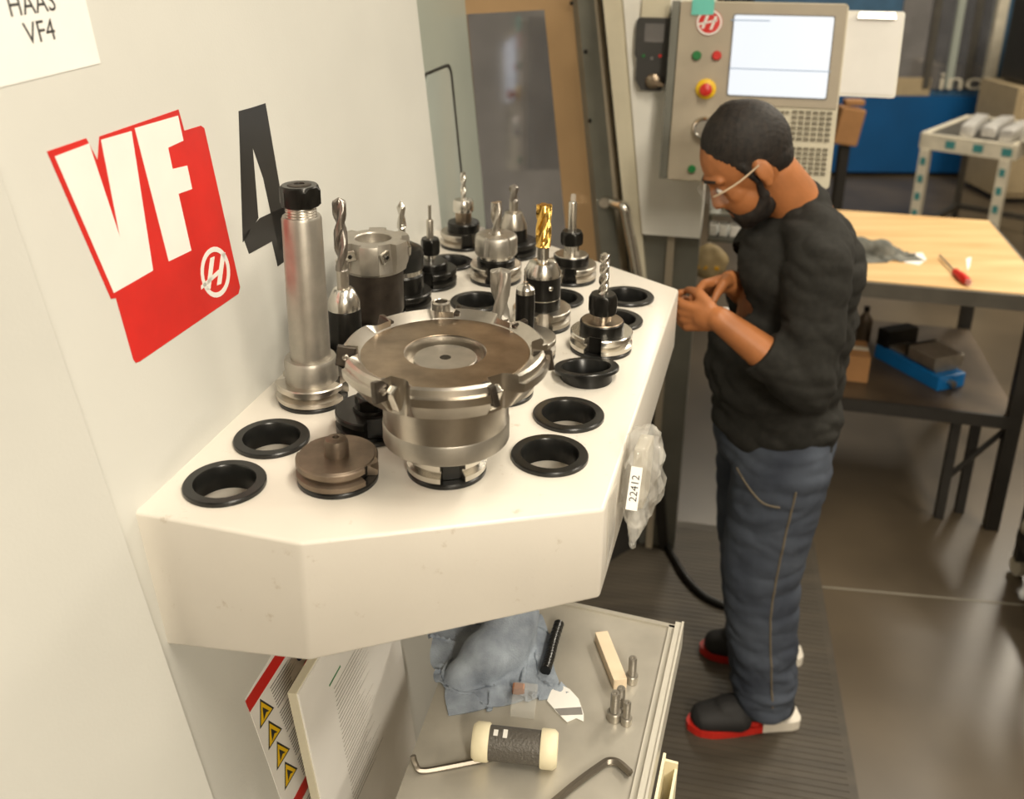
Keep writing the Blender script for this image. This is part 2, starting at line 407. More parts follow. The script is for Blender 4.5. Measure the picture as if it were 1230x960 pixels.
obj('base_panel', prism(nb(), DOOR, [(-0.02, gg), (kx(gu), gg), (kx(gu), gu - .003), (-0.02, gu - .003)], -0.05, -0.02), M_FRAME, mach)
# cream end cabinet that carries the console, standing out from the front
UP9 = Z
CAB = Fr(QD, N, UP9)                        # faces back along the machine front
def cabpoly(pts): return [CAB.px(*q) for q in pts]
gz = -ZS
c0 = CAB.px(749, 0); c1 = CAB.px(772, 280); c2 = CAB.px(841, 283); c3 = CAB.px(818, 0); c4 = CAB.px(724, 0); c5 = CAB.px(757, 326)
sl = lambda v, p0, p1: p0[0] + (p1[0] - p0[0]) * (v - p0[1]) / (p1[1] - p0[1])
ZT = 2.5 - ZS
gm = c5[1] - .06
obj('lower_post', prism(nb(), CAB, [(sl(gz, c4, c5), gz), (sl(gz, c0, c1) - .002, gz), (sl(gm, c0, c1) - .002, gm - .002), (sl(gm, c4, c5), gm - .002)], -0.25, -0.012), M_FRAME, mach)
obj('end_post', prism(nb(), CAB, [(sl(gm, c4, c5), gm), (sl(gm, c0, c1) - .002, gm), (sl(ZT, c0, c1) - .002, ZT), (sl(ZT, c4, c5), ZT)], -0.25, 0.0), M_CONSW, mach)
obj('end_cover', prism(nb(), CAB, [(sl(c1[1], c0, c1), c1[1]), (c2[0], c1[1]), (c2[0], CAB.px(841, 232)[1]), (c2[0] - .03, ZT), (sl(ZT, c0, c1), ZT)], -0.25, 0.012), M_COVER, mach)
obj('lower_cover', prism(nb(), CAB, [(c1[0] + .004, gz), (c2[0], gz), (c2[0], c1[1] - .004), (c1[0] + .004, c1[1] - .004)], -0.25, -0.03), M_GREYM, mach)
xa = CAB.px(800, 310)[0]
obj('lower_trim', prism(nb(), CAB, [(xa, gz), (xa + .022, gz), (xa + .022, c1[1] - .006), (xa, c1[1] - .006)], -0.03, -0.008), M_CONS, mach)
# D handle on the door jamb
h0 = CAB.pt(*CAB.px(727, 241), 0.0); h1 = CAB.pt(*CAB.px(752, 243), 0.05); h2 = CAB.pt(*CAB.px(768, 330), 0.05); h3 = CAB.pt(*CAB.px(778, 420), 0.05)
hp = spline([h0 - D * 0.03, h0, h0.lerp(h1, .6), h1 + Z * -0.004, h1.lerp(h2, .22), h2, h3, h3 - N * 0.06], 6)
obj('door_handle', tube(nb(), hp, 0.016, 14), M_STEELB, mach, smooth=60, label='polished steel grab handle')

# --- red badge with white letters and round emblem
def wpoly(pts): return [WALL.px(*q) for q in pts]
badge = obj('red_badge', prism(nb(), WALL, wpoly([(56, 182), (103, 166), (117, 193), (119, 164), (214, 131.5), (221, 157), (241, 151), (245, 154), (288, 345), (286, 353), (168, 434), (163, 436), (160, 432), (139, 358), (133, 359)]), 0.0, 0.0006), M_RED, mach, label='red vinyl badge reading VF')
for nm, pl in (('letter_v', [(65, 188), (106, 172.5), (143.5, 286), (120.5, 168), (157, 157.5), (183, 325), (136, 352)]),
               ('letter_f', [(161, 154), (213, 139), (219.5, 169), (201, 177.5), (206.5, 203), (224, 199), (230, 227), (213.5, 233), (229, 301), (202, 314)])):
    obj(nm, prism(nb(), WALL, wpoly(pl), 0.0006, 0.0011), M_WVIN, badge)
bb = nb()
ec = V((258, 327)); ru, rv = V((17.5, -2.5)), V((2, 30.5))
def ell(k, s=1.0): return [(ec.x + ru.x * cos(t) * s + rv.x * sin(t) * s, ec.y + ru.y * cos(t) * s + rv.y * sin(t) * s) for t in [2 * pi * i / k for i in range(k)]]
o1, o2 = ell(28), ell(28, 0.80)
for i in range(28):
    j = (i + 1) % 28; prism(bb, WALL, wpoly([o1[i], o1[j], o2[j], o2[i]]), 0.0006, 0.0011)
for pl in ([(252, 310), (257, 308), (252, 347), (247, 350)], [(265, 305), (270, 303), (265, 341), (260, 343)], [(241, 343), (262, 324), (262, 330), (241, 348)]):
    prism(bb, WALL, wpoly(pl), 0.0006, 0.0011)
obj('emblem', bb, M_WVIN, badge)
bb = nb()
for pl in ([(286, 134), (318, 124), (318, 124.5), (333, 196), (342, 300), (334, 320.5), (318, 214), (303, 178), (302, 177), (286, 140)],):
    pass
for pl in ([(286.5, 133.5), (303, 129), (303, 176), (310, 262), (291.5, 291)], [(303, 129), (318.5, 124), (347, 290), (335, 302), (316, 214), (303, 176)],
           [(291.5, 284), (312, 262), (350, 244), (350, 277), (299, 305)], [(326, 288), (343, 284), (347, 310), (333.5, 320)]):
    prism(bb, WALL, wpoly(pl), 0.0, 0.0007)
obj('number_four', bb, M_BVIN, mach, label='large black vinyl numeral 4')

# --- taped paper sign
pa, pb, pc = WALL.px(105, 0), WALL.px(120, 76), WALL.px(0, 105)
ux = V((pb[0] - pc[0], pb[1] - pc[1])).normalized(); uy = V((-ux.y, ux.x))
wS, hS = 0.215, 0.28
cor = [V(pb), V(pb) + uy * hS, V(pb) - ux * wS + uy * hS, V(pb) - ux * wS]
sign = thing('paper_sign', 'white paper sign with black typed letters taped above the red badge', 'sign', WALL.pt(*cor[0], 0))
obj('sheet', prism(nb(), WALL, [tuple(c) for c in cor], 0.0004, 0.001), M_PAPER, sign)
t1 = WALL.px(50, 45, .001); t2 = WALL.px(40, 11, .001)
M2 = (ux.x, uy.x, ux.y, uy.y)
obj('lettering', text_bm('VF4', WALL, t1[0], t1[1] - .004, 0.029, 0.001, 0.0002, 'CENTER', M2, .95), M_INK, sign)
obj('lettering', text_bm('HAAS', WALL, t2[0], t2[1] - .004, 0.030, 0.001, 0.0002, 'CENTER', M2, .88), M_INK, sign)

# --- warning label under the rack
L0, L1 = WALL.px(293, 845), WALL.px(338, 955)
lab = obj('warning_label', prism(nb(), WALL, [(0.118, -0.372), (0.155, -0.62), (0.158, -0.80), (0.36, -0.82), (0.35, -0.36)], 0.0, 0.0007), M_PAPER, mach, label='safety label with red bands and yellow triangles')
def lp(x, y): return WALL.px(x, y)
lu = V((1, 0.0)); lv = V((L1[0] - L0[0], L1[1] - L0[1])).normalized()
def LP(a, b_): q = V((0.116, -0.374)) + lu * a + lv * b_; return (q.x, q.y)
obj('red_band', prism(nb(), WALL, [LP(0, 0), LP(.24, 0), LP(.24, .024), LP(0, .024)], .0007, .001), M_RED, lab)
obj('red_band', prism(nb(), WALL, [LP(0, .248), LP(.24, .248), LP(.24, .272), LP(0, .272)], .0007, .001), M_RED, lab)
for i in range(4):
    y0 = .027 + i * .048
    t = obj('warning_triangle', prism(nb(), WALL, [LP(.028, y0), LP(.006, y0 + .041), LP(.048, y0 + .043)], .0007, .001), M_INK, lab)
    obj('triangle_face', prism(nb(), WALL, [LP(.0275, y0 + .006), LP(.0105, y0 + .0385), LP(.0435, y0 + .040)], .001, .0012), M_YEL, t)
    obj('pictogram', prism(nb(), WALL, [LP(.026, y0 + .016), LP(.030, y0 + .024), LP(.036, y0 + .036), LP(.029, y0 + .031), LP(.019, y0 + .036), LP(.022, y0 + .028)], .0012, .0014), M_INK, t)
bb = nb(); rg = random.Random(3)
for i in range(34):
    y0 = .034 + i * .0062
    if i % 9 == 8: continue
    prism(bb, WALL, [LP(.055, y0), LP(.055 + rg.uniform(.05, .085), y0), LP(.055 + .05, y0 + .0022), LP(.055, y0 + .0022)], .0007, .0009)
for i in range(16):
    y0 = .285 + i * .0062
    prism(bb, WALL, [LP(.02, y0), LP(.02 + rg.uniform(.05, .09), y0), LP(.07, y0 + .0022), LP(.02, y0 + .0022)], .0007, .0009)
tx = obj('printed_lines', bb, M_INKG, lab); tx['kind'] = 'stuff'
for i in range(5):
    c = LP(.148, .05 + i * .042)
    obj('prohibition_ring', prism(nb(), WALL, disc(c[0], c[1], .015, 18), .0007, .001), M_BLUEI if i == 0 else M_RED, lab)
    if i: obj('ring_face', prism(nb(), WALL, disc(c[0], c[1], .011, 18), .001, .0013), M_PAPER, lab)

# --- document pocket hung below the rack
doc = thing('document_pocket', 'white plastic document pocket with a printed sheet hung under the tool rack', 'folder', WALL.pt(.28, -.8, .05))
b = nb(); prism(b, WALL, [(.108, -.343), (.125, -.80), (.455, -.80), (.445, -.343)], 0.073, 0.085); obj('pocket_body', b, M_CONSW, doc)
obj('front_sheet', prism(nb(), WALL, [(.110, -.345), (.128, -.79), (.450, -.79), (.442, -.345)], 0.085, 0.088), M_PAPER, doc)
obj('side_flange', prism(nb(), WALL, [(.458, -.80), (.50, -.80), (.49, -.30), (.45, -.30)], 0.02, 0.07), M_WALL, doc)
bb = nb()
for i in range(30):
    y0 = -.42 - i * .0075
    prism(bb, WALL, [(.20 + rg.uniform(0, .004), y0), (.20 + rg.uniform(.07, .13), y0), (.27, y0 + .0018), (.20, y0 + .0018)], .088, .0884)
tx = obj('printed_lines', bb, mat('faint_ink', (.42, .40, .36), .6), doc); tx['kind'] = 'stuff'
obj('green_heading', prism(nb(), WALL, [(.19, -.405), (.23, -.405), (.23, -.402), (.19, -.402)], .088, .0884), M_GRN, doc)

# ------------------------------------------------------------------ tool rack
RACK = Fr(O, D, N)                          # w points down here (D x N)
outline = [(-0.004, 0.0), (-0.012, 0.202), (0.131, 0.508), (0.88, 0.548), (1.125, 0.215), (1.13, 0.0)]
rack = thing('tool_rack', 'white enamelled tool rack shelf with black bushed holes on the machine front', 'shelf', WP(0.5, 0.25, -0.2))
bm = nb()
zb = lambda o: -0.182 + 0.118 * o
tv = [bm.verts.new(WP(a, o, 0)) for a, o in outline]; bv = [bm.verts.new(WP(a + (0.002 if a < .05 else 0), o + (0.012 if o < .01 else 0), zb(o))) for a, o in outline]
n_ = len(outline); ft = bm.faces.new(tv); bm.faces.new(bv[::-1])
for i in range(n_): bm.faces.new((tv[i], tv[(i + 1) % n_], bv[(i + 1) % n_], bv[i]))
bmesh.ops.recalc_face_normals(bm, faces=bm.faces)
ed = [e for e in bm.edges if not (e.verts[0].co - WP(-0.004, 0, 0)).length < 1e-4 or True]
ed = [e for e in ed if not all(abs((v.co - O).dot(N)) < 0.015 for v in e.verts)]
bmesh.ops.bevel(bm, geom=ed, offset=0.0045, segments=3, profile=0.5, affect='EDGES')
CELLS = dict(A=(.071, .069), B=(.181, .074), T1=(.302, .077), T2=(.418, .080), T3=(.540, .082), T4=(.665, .085), T5=(.790, .095), H=(.910, .096), T6=(1.035, .090),
             T15=(.119, .191), T16=(.240, .190), X1=(.36, .20), T17=(.44 + .035, .212), X2=(.59, .205), I=(.715, .205), T7=(.845, .207), T8=(1.0, .205),
             T14=(.170, .311), T12=(.385, .325), T13=(.520, .332), T9=(.647, .334), J=(.766, .339), T10=(.884, .344),
             C=(.228, .427), D=(.339, .432), E=(.465, .437), T11=(.574, .444), G=(.692, .451), F=(.809, .460))
cut = nb()
for a, o in CELLS.values(): lathe(cut, [(0.0385, -0.10), (0.0385, 0.02)], 28, Matrix.Translation(WP(a, o)))
bmesh.ops.recalc_face_normals(cut, faces=cut.faces)
def mk(bm, nm):
    me = bpy.data.meshes.new(nm); bm.to_mesh(me); bm.free(); o = bpy.data.objects.new(nm, me); COL.objects.link(o); return o
oa, ob = mk(bm, 'ta'), mk(cut, 'tb')
mo = oa.modifiers.new('b', 'BOOLEAN'); mo.object = ob; mo.operation = 'DIFFERENCE'; mo.solver = 'EXACT'
dg = bpy.context.evaluated_depsgraph_get(); dg.update()
me = bpy.data.meshes.new_from_object(oa.evaluated_get(dg)); bm = nb(); bm.from_mesh(me)
bpy.data.objects.remove(oa); bpy.data.objects.remove(ob)
obj('rack_body', bm, M_RACK, rack, smooth=35)
# black flanged bushes, one per hole
b = nb()
lathe(b, [(0.0352, -0.026), (0.0352, 0.004), (0.0365, 0.006), (0.0468, 0.006), (0.0482, 0.0045), (0.0482, 0.0004), (0.0378, 0.0004), (0.0378, -0.026), (0.0352, -0.026)], 40, caps=False)
bush0 = None
ri = wmat(rack).inverted()
for k, (a, o) in CELLS.items():
    if bush0 is None:
        bush0 = obj('bush', b, M_BLACKP, rack, True, smooth=40); w = bush0
    else:
        w = bush0.copy(); link(w, rack)
    w.location = ri @ WP(a, o, 0)
    if k == 'E':
        w.location = ri @ WP(a, o, 0.012); w.rotation_euler = Matrix.Rotation(R(-9), 3, (V((1, .35, 0)))).to_euler()

# ------------------------------------------------------------------ cutting tools standing in the rack
ZB = 0.0065
def flange(parent, m, r=0.0487, z0=0.0, h=0.026, rot=0.0, top=None):
    g = h
    pr = [(r * .55, z0), (r - .0015, z0), (r, z0 + .0015), (r, z0 + g * .30), (r - .008, z0 + g * .44), (r - .008, z0 + g * .56), (r, z0 + g * .70), (r, z0 + g - .0015), (r - .0015, z0 + g), (r * .55, z0 + g)]
    def rf(rr, z, t):
        for c in (rot, rot + pi):
            d = abs((t - c + pi) % (2 * pi) - pi)
            if d < 0.27: return min(rr, r - .014)
        return rr
    return obj('flange', lathe(nb(), pr, 120, rfun=rf), m, parent, True, smooth=30)
def part(parent, name, prof, m, seg=40, rfun=None, label=None):
    return obj(name, lathe(nb(), prof, seg, rfun=rfun, caps=prof[0] != prof[-1]), m, parent, True, smooth=32, label=label)
def key(parent, rot, r=0.0487, h=0.026):
    for s in (0, pi):
        b = nb(); Mx = Matrix.Rotation(rot + s, 3, 'Z'); box(b, Mx @ V((r - .016, 0, h / 2)), (.006, .020, h * .98), Mx)
        obj('drive_slot', b, M_DARKM, parent, True)
def hexprof(parent, name, r, z0, z1, m, rot=0.3):
    """collet nut: hexagon below, turned round above"""
    def rf(rr, z, t):
        if rr >= r * .999:
            k = ((t + rot) % (pi / 3)) - pi / 6
            return r * cos(pi / 6) / cos(k)
        return rr
    h = z1 - z0
    return obj(name, lathe(nb(), [(r * .6, z0), (r * .9, z0), (r, z0 + h * .10), (r, z0 + h * .78), (r * .88, z0 + h * .93), (r * .82, z1), (r * .5, z1)], 72, rfun=rf), m, parent, True, smooth=25)
def flutes(parent, name, r, z0, z1, n, twist, m, core=0.55, tip=0.0, ser=0.0, seg=60, steps=None):
    """helical cutter: n flutes, twist in radians over its length"""
    L = z1 - z0; st = steps or max(16, int(abs(twist) / 0.16)); b = nb(); rings = []
    zs = [z0 + L * i / st for i in range(st + 1)]
    for i, z in enumerate(zs):
        ph = twist * (z - z0) / L; ring = []
        f = 1.0
        if tip and z > z1 - tip: f = max(0.04, (z1 - z) / tip)
        fade = min(1.0, (z - z0) / (L * .12) ) if L else 1
        for k in range(seg):
            t = 2 * pi * k / seg
            u = ((t - ph) * n / (2 * pi)) % 1.0
            if u < 0.42: rr = 1.0
            elif u < 0.50: rr = 1.0 - (u - .42) / .08 * (1 - core)
            elif u < 0.72: rr = core
            else: rr = core + (u - .72) / .28 * (1 - core) * .85
            rr = 1 - (1 - rr) * fade
            if ser and rr > .8: rr *= 1 + ser * (1 if (i % 2) else -1)
            ring.append(b.verts.new((r * rr * f * cos(t), r * rr * f * sin(t), z)))
        rings.append(ring)
    for a, c in zip(rings, rings[1:]):
        for k in range(seg):
            l = (k + 1) % seg; b.faces.new((a[k], a[l], c[l], c[k]))
    b.faces.new(rings[0][::-1]); b.faces.new(rings[-1])
    return obj(name, b, m, parent, True, smooth=38)
def tool(cell, name, label, cat='tool holder', rot=0.0):
    a, o = CELLS[cell]
    return thing(name, label, cat, WP(a, o, ZB), rot, 'tool holders standing in the rack')
z_ = lambda v: v - ZB
SLOT = R(-98)     # drive slot that faces the aisle

t = tool('T1', 'collet_holder', 'tall grey extended collet holder with black nut beside the black numeral')
flange(t, M_STEEL, .0495, rot=R(172), h=.026); key(t, R(172), .0495)
part(t, 'collar', [(.02, z_(.031)), (.0365, z_(.031)), (.0365, z_(.060)), (.034, z_(.065)), (.02, z_(.065))], M_STEELM)
part(t, 'column', [(.02, z_(.064)), (.0275, z_(.064)), (.0262, z_(.262)), (.0245, z_(.266)), (.018, z_(.266))], M_STEELM)
part(t, 'thread', [(.015, z_(.265))] + [(.0205 - .0008 * (i % 2), z_(.266 + i * .0018)) for i in range(9)] + [(.015, z_(.283))], M_STEEL)
nut = hexprof(t, 'nut', .0278, z_(.280), z_(.307), M_DARKM, .1)
part(nut, 'collet', [(.0065, z_(.3065)), (.0155, z_(.3065)), (.0155, z_(.3075)), (.012, z_(.3085)), (.007, z_(.3085)), (.0065, z_(.3065))], M_DARKB, 24)

t = tool('T2', 'drill_holder', 'thick grey twist drill in a black chuck next to the tall grey holder')
flange(t, M_DARKM, rot=SLOT); key(t, SLOT)
part(t, 'chuck_body', [(.02, .025), (.0245, .025), (.0245, z_(.088)), (.023, z_(.092)), (.01, z_(.092))], M_DARKM)
part(t, 'chuck_nose', [(.015, z_(.091)), (.0242, z_(.092)), (.0238, z_(.105)), (.0155, z_(.122)), (.0125, z_(.124)), (.008, z_(.124))], M_STEELB)
part(t, 'drill_shank', [(.0090, z_(.122)), (.0090, z_(.168))], M_STEEL, 24)
flutes(t, 'twist_drill', .0100, z_(.152), z_(.261), 2, 6.5, M_CARB, core=.34, tip=.006)

t = tool('T3', 'shell_mill', 'dark shell mill with square silver inserts behind the twist drill', rot=R(20))
flange(t, M_DARKM, rot=SLOT)
part(t, 'arbor', [(.03, .025), (.040, .025), (.0455, .04), (.0455, z_(.117)), (.03, z_(.117))], M_DARKB, 48)
TH = [2 * pi * i / 6 + .5 for i in range(6)]
def g3(rr, z, tt):
    if rr > .036:
        for c in TH:
            d = ((tt - c + pi) % (2 * pi)) - pi
            if -.05 < d < .45: return min(rr, .0445 + .006 * max(0, (z_(.165) - z) / .05))
    return rr
head = part(t, 'cutter_head', [(.02, z_(.114)), (.047, z_(.114)), (.054, z_(.119)), (.0575, z_(.135)), (.0575, z_(.160)), (.0560, z_(.165)), (.030, z_(.165)), (.0285, z_(.163)), (.0285, z_(.150)), (.004, z_(.150))], M_STEELM, 150, rfun=g3)
for c in TH:
    Mx = Matrix.Rotation(c + .02, 3, 'Z')
    b = nb(); MI = Mx @ Matrix.Rotation(R(-52), 3, 'Z') @ Matrix.Rotation(R(14), 3, 'Y'); PI = Mx @ V((.0535, .006, z_(.148))); box(b, PI, (.017, .006, .017), MI, bev=.0012); ins = obj('insert', b, M_STEELB, t, True)
    b = nb(); lathe(b, [(.0032, 0), (.0032, .0045), (.0015, .0045)], 14, (Matrix.Translation(PI) @ MI.to_4x4() @ Matrix.Rotation(R(-90), 4, 'X'))); obj('insert_screw', b, M_DARKM, ins, True)

t = tool('T4', 'drill_chuck', 'silver pointed drill in a glossy black chuck behind the shell mill')
flange(t, M_DARKM, rot=SLOT)
part(t, 'chuck_body', [(.02, .025), (.036, .025), (.036, z_(.062)), (.033, z_(.066)), (.01, z_(.066))], M_DARKM)
part(t, 'chuck_ring', [(.02, z_(.065)), (.0335, z_(.065)), (.0335, z_(.074)), (.02, z_(.074))], M_STEELB)
part(t, 'chuck_sleeve', [(.02, z_(.074)), (.036, z_(.074)), (.037, z_(.098)), (.033, z_(.110)), (.018, z_(.118)), (.008, z_(.118))], M_BLACKP)
part(t, 'drill_shank', [(.006, z_(.118)), (.006, z_(.150))], M_STEELB, 20)
flutes(t, 'pointed_drill', .0080, z_(.145), z_(.193), 2, 2.2, M_STEELB, core=.36, tip=.012)

def hexholder(cell, label, body, nutm, fl, spec, topm=None, slot=SLOT):
    t = tool(cell, 'end_mill_holder', label)
    flange(t, fl, rot=slot); key(t, slot)
    rb, zb1 = spec['body']
    part(t, 'body', [(.02, .025), (rb, .025), (rb, z_(zb1) - .002), (rb - .002, z_(zb1)), (.01, z_(zb1))], body)
    if topm: part(t, 'body_top', [(.012, z_(zb1) - .0005), (rb - .0015, z_(zb1) - .0005), (rb - .003, z_(zb1) + .001), (.012, z_(zb1) + .001)], topm)
    rn, zn0, zn1 = spec['nut']; rk = spec.get('neck', .012)
    part(t, 'neck', [(rk, z_(zb1) - .001), (rk, z_(zn0) + .002)], M_STEELB, 28)
    hexprof(t, 'nut', rn, z_(zn0), z_(zn1), nutm, spec.get('rot', .2))
    return t
t = hexholder('T5', 'small stepped pin cutter in a black hex collet holder beside an empty hole', M_DARKM, M_DARKM, M_DARKM, dict(body=(.031, .046), nut=(.0185, .060, .090), neck=(.011)))
part(t, 'cutter_shank', [(.0066, z_(.088)), (.0066, z_(.122)), (.0055, z_(.125))], M_STEEL, 20)
part(t, 'cutter_pin', [(.003, z_(.124)), (.003, z_(.152))], M_STEEL, 14)
t = hexholder('T10', 'plain silver pin cutter in a black hex collet holder near the far rack corner', M_DARKM, M_DARKM, M_STEEL, dict(body=(.0335, .050), nut=(.0215, .070, .096), neck=(.0145)), M_STEEL)
part(t, 'cutter_shank', [(.0078, z_(.094)), (.0078, z_(.150)), (.0070, z_(.152))], M_STEELB, 20)
part(t, 'cutter_pin', [(.0048, z_(.151)), (.0048, z_(.166))], M_CLEAR, 14)
t = hexholder('T11', 'spiral end mill in a black hex nut on a bright flanged holder among empty holes', M_DARKM, M_DARKM, M_STEELB, dict(body=(.0345, .049), nut=(.0225, .061, .093), neck=(.0140)), M_STEELW, slot=R(-112))
flutes(t, 'end_mill', .0078, z_(.092), z_(.157), 3, 7.5, M_STEELB, core=.45)

t = tool('T6', 'end_mill_holder', 'thin spiral end mill with silver cap nut beside the greenish machine panel')
flange(t, M_STEEL, rot=R(-75)); key(t, R(-75))
part(t, 'body', [(.02, .025), (.034, .025), (.034, z_(.050)), (.032, z_(.053)), (.01, z_(.053))], M_DARKM)
part(t, 'neck', [(.017, z_(.052)), (.017, z_(.076))], M_STEELW, 28)
part(t, 'nut', [(.012, z_(.075)), (.0205, z_(.075)), (.0215, z_(.079)), (.0215, z_(.094)), (.0185, z_(.100)), (.006, z_(.100))], M_STEELB)
flutes(t, 'end_mill', .0058, z_(.098), z_(.158), 2, 7.0, M_STEELB, core=.4)

t = tool('T7', 'milling_chuck', 'wide silver notched collet nut holding a small end mill')
flange(t, M_STEEL, rot=SLOT); key(t, SLOT)
part(t, 'body', [(.02, .025), (.036, .025), (.036, z_(.043)), (.033, z_(.046)), (.02, z_(.046))], M_DARKM)
part(t, 'collar', [(.02, z_(.045)), (.0325, z_(.045)), (.0335, z_(.052)), (.02, z_(.054))], M_STEELB)
def g7(rr, z, tt):
    if rr > .036 and z > z_(.068):
        k = (tt * 6 / (2 * pi)) % 1.0
        if k < .16: return rr - .004
    return rr
part(t, 'nut', [(.02, z_(.053)), (.0385, z_(.053)), (.040, z_(.056)), (.040, z_(.085)), (.0375, z_(.089)), (.034, z_(.091)), (.014, z_(.091)), (.013, z_(.089))], M_STEELM, 120, rfun=g7)
flutes(t, 'end_mill', .0100, z_(.088), z_(.152), 2, 3.2, M_STEEL, core=.36)

t = tool('T8', 'end_mill_holder', 'dark ball end mill in a silver cone holder behind the wide notched nut')
flange(t, M_DARKM, rot=SLOT)
part(t, 'body', [(.02, .025), (.030, .025), (.0275, z_(.058)), (.02, z_(.058))], M_DARKM)
part(t, 'cone', [(.02, z_(.057)), (.0275, z_(.057)), (.0275, z_(.066)), (.018, z_(.090)), (.012, z_(.093)), (.008, z_(.093))], M_STEEL)
part(t, 'shank', [(.0085, z_(.092)), (.0085, z_(.116))], M_STEEL, 20)
flutes(t, 'ball_end_mill', .0095, z_(.114), z_(.149), 2, 2.4, M_CARB, core=.6, tip=.006)

t = tool('T9', 'end_mill_holder', 'gold coated roughing end mill in a black and silver holder', rot=.4)
flange(t, M_STEEL, rot=R(-110)); 
part(t, 'body', [(.02, .025), (.0305, .025), (.0305, z_(.050)), (.0298, z_(.0505)), (.0298, z_(.052)), (.0305, z_(.0525)), (.0305, z_(.089)), (.02, z_(.089))], M_DARKM)
part(t, 'band', [(.029, z_(.0503)), (.0308, z_(.0503)), (.0308, z_(.0522)), (.029, z_(.0522))], M_STEELB)
part(t, 'cone', [(.02, z_(.0885)), (.0305, z_(.0885)), (.0305, z_(.096)), (.022, z_(.112)), (.0135, z_(.116)), (.008, z_(.116))], M_STEELB)
b = nb(); lathe(b, [(.004, 0), (.004, .003), (.002, .004)], 14, Matrix.Translation((0, -.030, z_(.075))) @ Matrix.Rotation(R(90), 4, 'X')); obj('set_screw', b, M_STEELB, t, True)
part(t, 'shank', [(.0098, z_(.115)), (.0098, z_(.142))], M_STEELB, 24)
flutes(t, 'roughing_mill', .0126, z_(.138), z_(.208), 4, 2.6, M_GOLD, core=.6, ser=.035, steps=56)

t = tool('T12', 'end_mill_holder', 'large grey two flute end mill rising behind the big face mill')
flange(t, M_STEEL, rot=SLOT)
part(t, 'body', [(.02, .025), (.030, .025), (.030, z_(.085)), (.024, z_(.095)), (.01, z_(.095))], M_DARKM)
part(t, 'shank', [(.0125, z_(.094)), (.0125, z_(.115))], M_STEEL, 24)
flutes(t, 'end_mill', .0142, z_(.110), z_(.188), 2, 2.6, M_STEELM, core=.36, tip=.004)

t = tool('T13', 'edge_finder', 'slim black cylinder with silver tip and thin probe in front of the gold end mill', 'edge finder')
flange(t, M_STEEL, rot=SLOT)
part(t, 'body', [(.010, .025), (.0148, .025), (.0148, z_(.102)), (.010, z_(.104))], M_DARKM, 32)
part(t, 'tip', [(.010, z_(.1025)), (.0146, z_(.103)), (.0140, z_(.110)), (.0070, z_(.116)), (.0035, z_(.117)), (.0035, z_(.121)), (.001, z_(.121))], M_STEELB, 32)
part(t, 'probe', [(.0010, z_(.12)), (.0010, z_(.139))], M_STEEL, 10)

t = tool('T17', 'collet_holder', 'short holder with an open silver bore between the shell mill and face mill')
flange(t, M_DARKM, rot=SLOT)
part(t, 'body', [(.02, .025), (.026, .025), (.026, z_(.06)), (.0175, z_(.068)), (.01, z_(.068))], M_DARKM)
part(t, 'bore', [(.0095, z_(.075)), (.0095, z_(.094)), (.0105, z_(.095)), (.0138, z_(.093)), (.0138, z_(.066)), (.0095, z_(.066))], M_STEEL, 32)

t = tool('T15', 'holder_plug', 'brown worn flanged plug with a short round knob beside the big face mill', rot=0)
flange(t, M_PLUG, .0485, rot=R(158), h=.025); key(t, R(158), .0485, .025)
part(t, 'cap', [(.01, .0245), (.046, .0245), (.045, .0258), (.01, .0258)], M_PLUG)
part(t, 'knob', [(.0145, .025), (.0145, .040), (.0125, .046), (.008, .0482), (.004, .0482), (.0035, .044), (.0005, .044)], M_PLUG, 32)
t = tool('T16', 'collet_holder', 'black flanged holder with a flat hex nut under the big face mill')
flange(t, M_DARKM, .0487, rot=R(-80), h=.025); key(t, R(-80), .0487, .027)
part(t, 'hub', [(.015, .0245), (.026, .0245), (.025, .030), (.015, .030)], M_DARKM)
hexprof(t, 'nut', .0235, .029, .045, M_DARKM, .1)

# the big face mill
t = tool('T14', 'face_mill', 'big wide silver face mill with seven inserts standing on the rack', 'cutter')
flange(t, M_STEELB, .0485, rot=R(-78), h=.026); key(t, R(-78), .0485)
part(t, 'neck', [(.03, .025), (.043, .025), (.043, .036), (.046, z_(.048)), (.03, z_(.048))], M_DARKM, 60)
part(t, 'adapter_ring', [(.03, z_(.047)), (.0735, z_(.047)), (.0755, z_(.049)), (.0755, z_(.070)), (.0745, z_(.072)), (.03, z_(.072))], M_STEELM, 80)
part(t, 'adapter_body', [(.03, z_(.0715)), (.0745, z_(.0715)), (.0745, z_(.112)), (.070, z_(.118)), (.03, z_(.118))], M_STEEL, 80)
TA = [R(-v) for v in (6, 60, 122, 175, 224, 272, 318)]
def g14(rr, z, tt):
    if rr > .0995:
        for c in TA:
            d = ((tt - c + pi) % (2 * pi)) - pi
            if -.02 < d < .30:
                e = min(1.0, max(0.0, (d - .16) / .14))
                return min(rr, .096 + (.004 + .02 * e * e))
    return rr
def prof_seg(pr, k=3):
    out = []
    for (r0, z0), (r1, z1) in zip(pr, pr[1:]):
        for i in range(k): out.append((r0 + (r1 - r0) * i / k, z0 + (z1 - z0) * i / k))
    out.append(pr[-1]); return out
P14 = [(.05, z_(.112)), (.080, z_(.114)), (.100, z_(.121)), (.104, z_(.123)), (.1185, z_(.143)), (.1215, z_(.145)), (.1225, z_(.155)), (.1180, z_(.156)), (.1165, z_(.163)), (.113, z_(.165)), (.1000, z_(.157)), (.0985, z_(.156)), (.050, z_(.1555)), (.0475, z_(.154)), (.0465, z_(.150)), (.0465, z_(.138)), (.02, z_(.138))]
part(t, 'cutter_body', P14, M_STEEL, 280, rfun=g14)
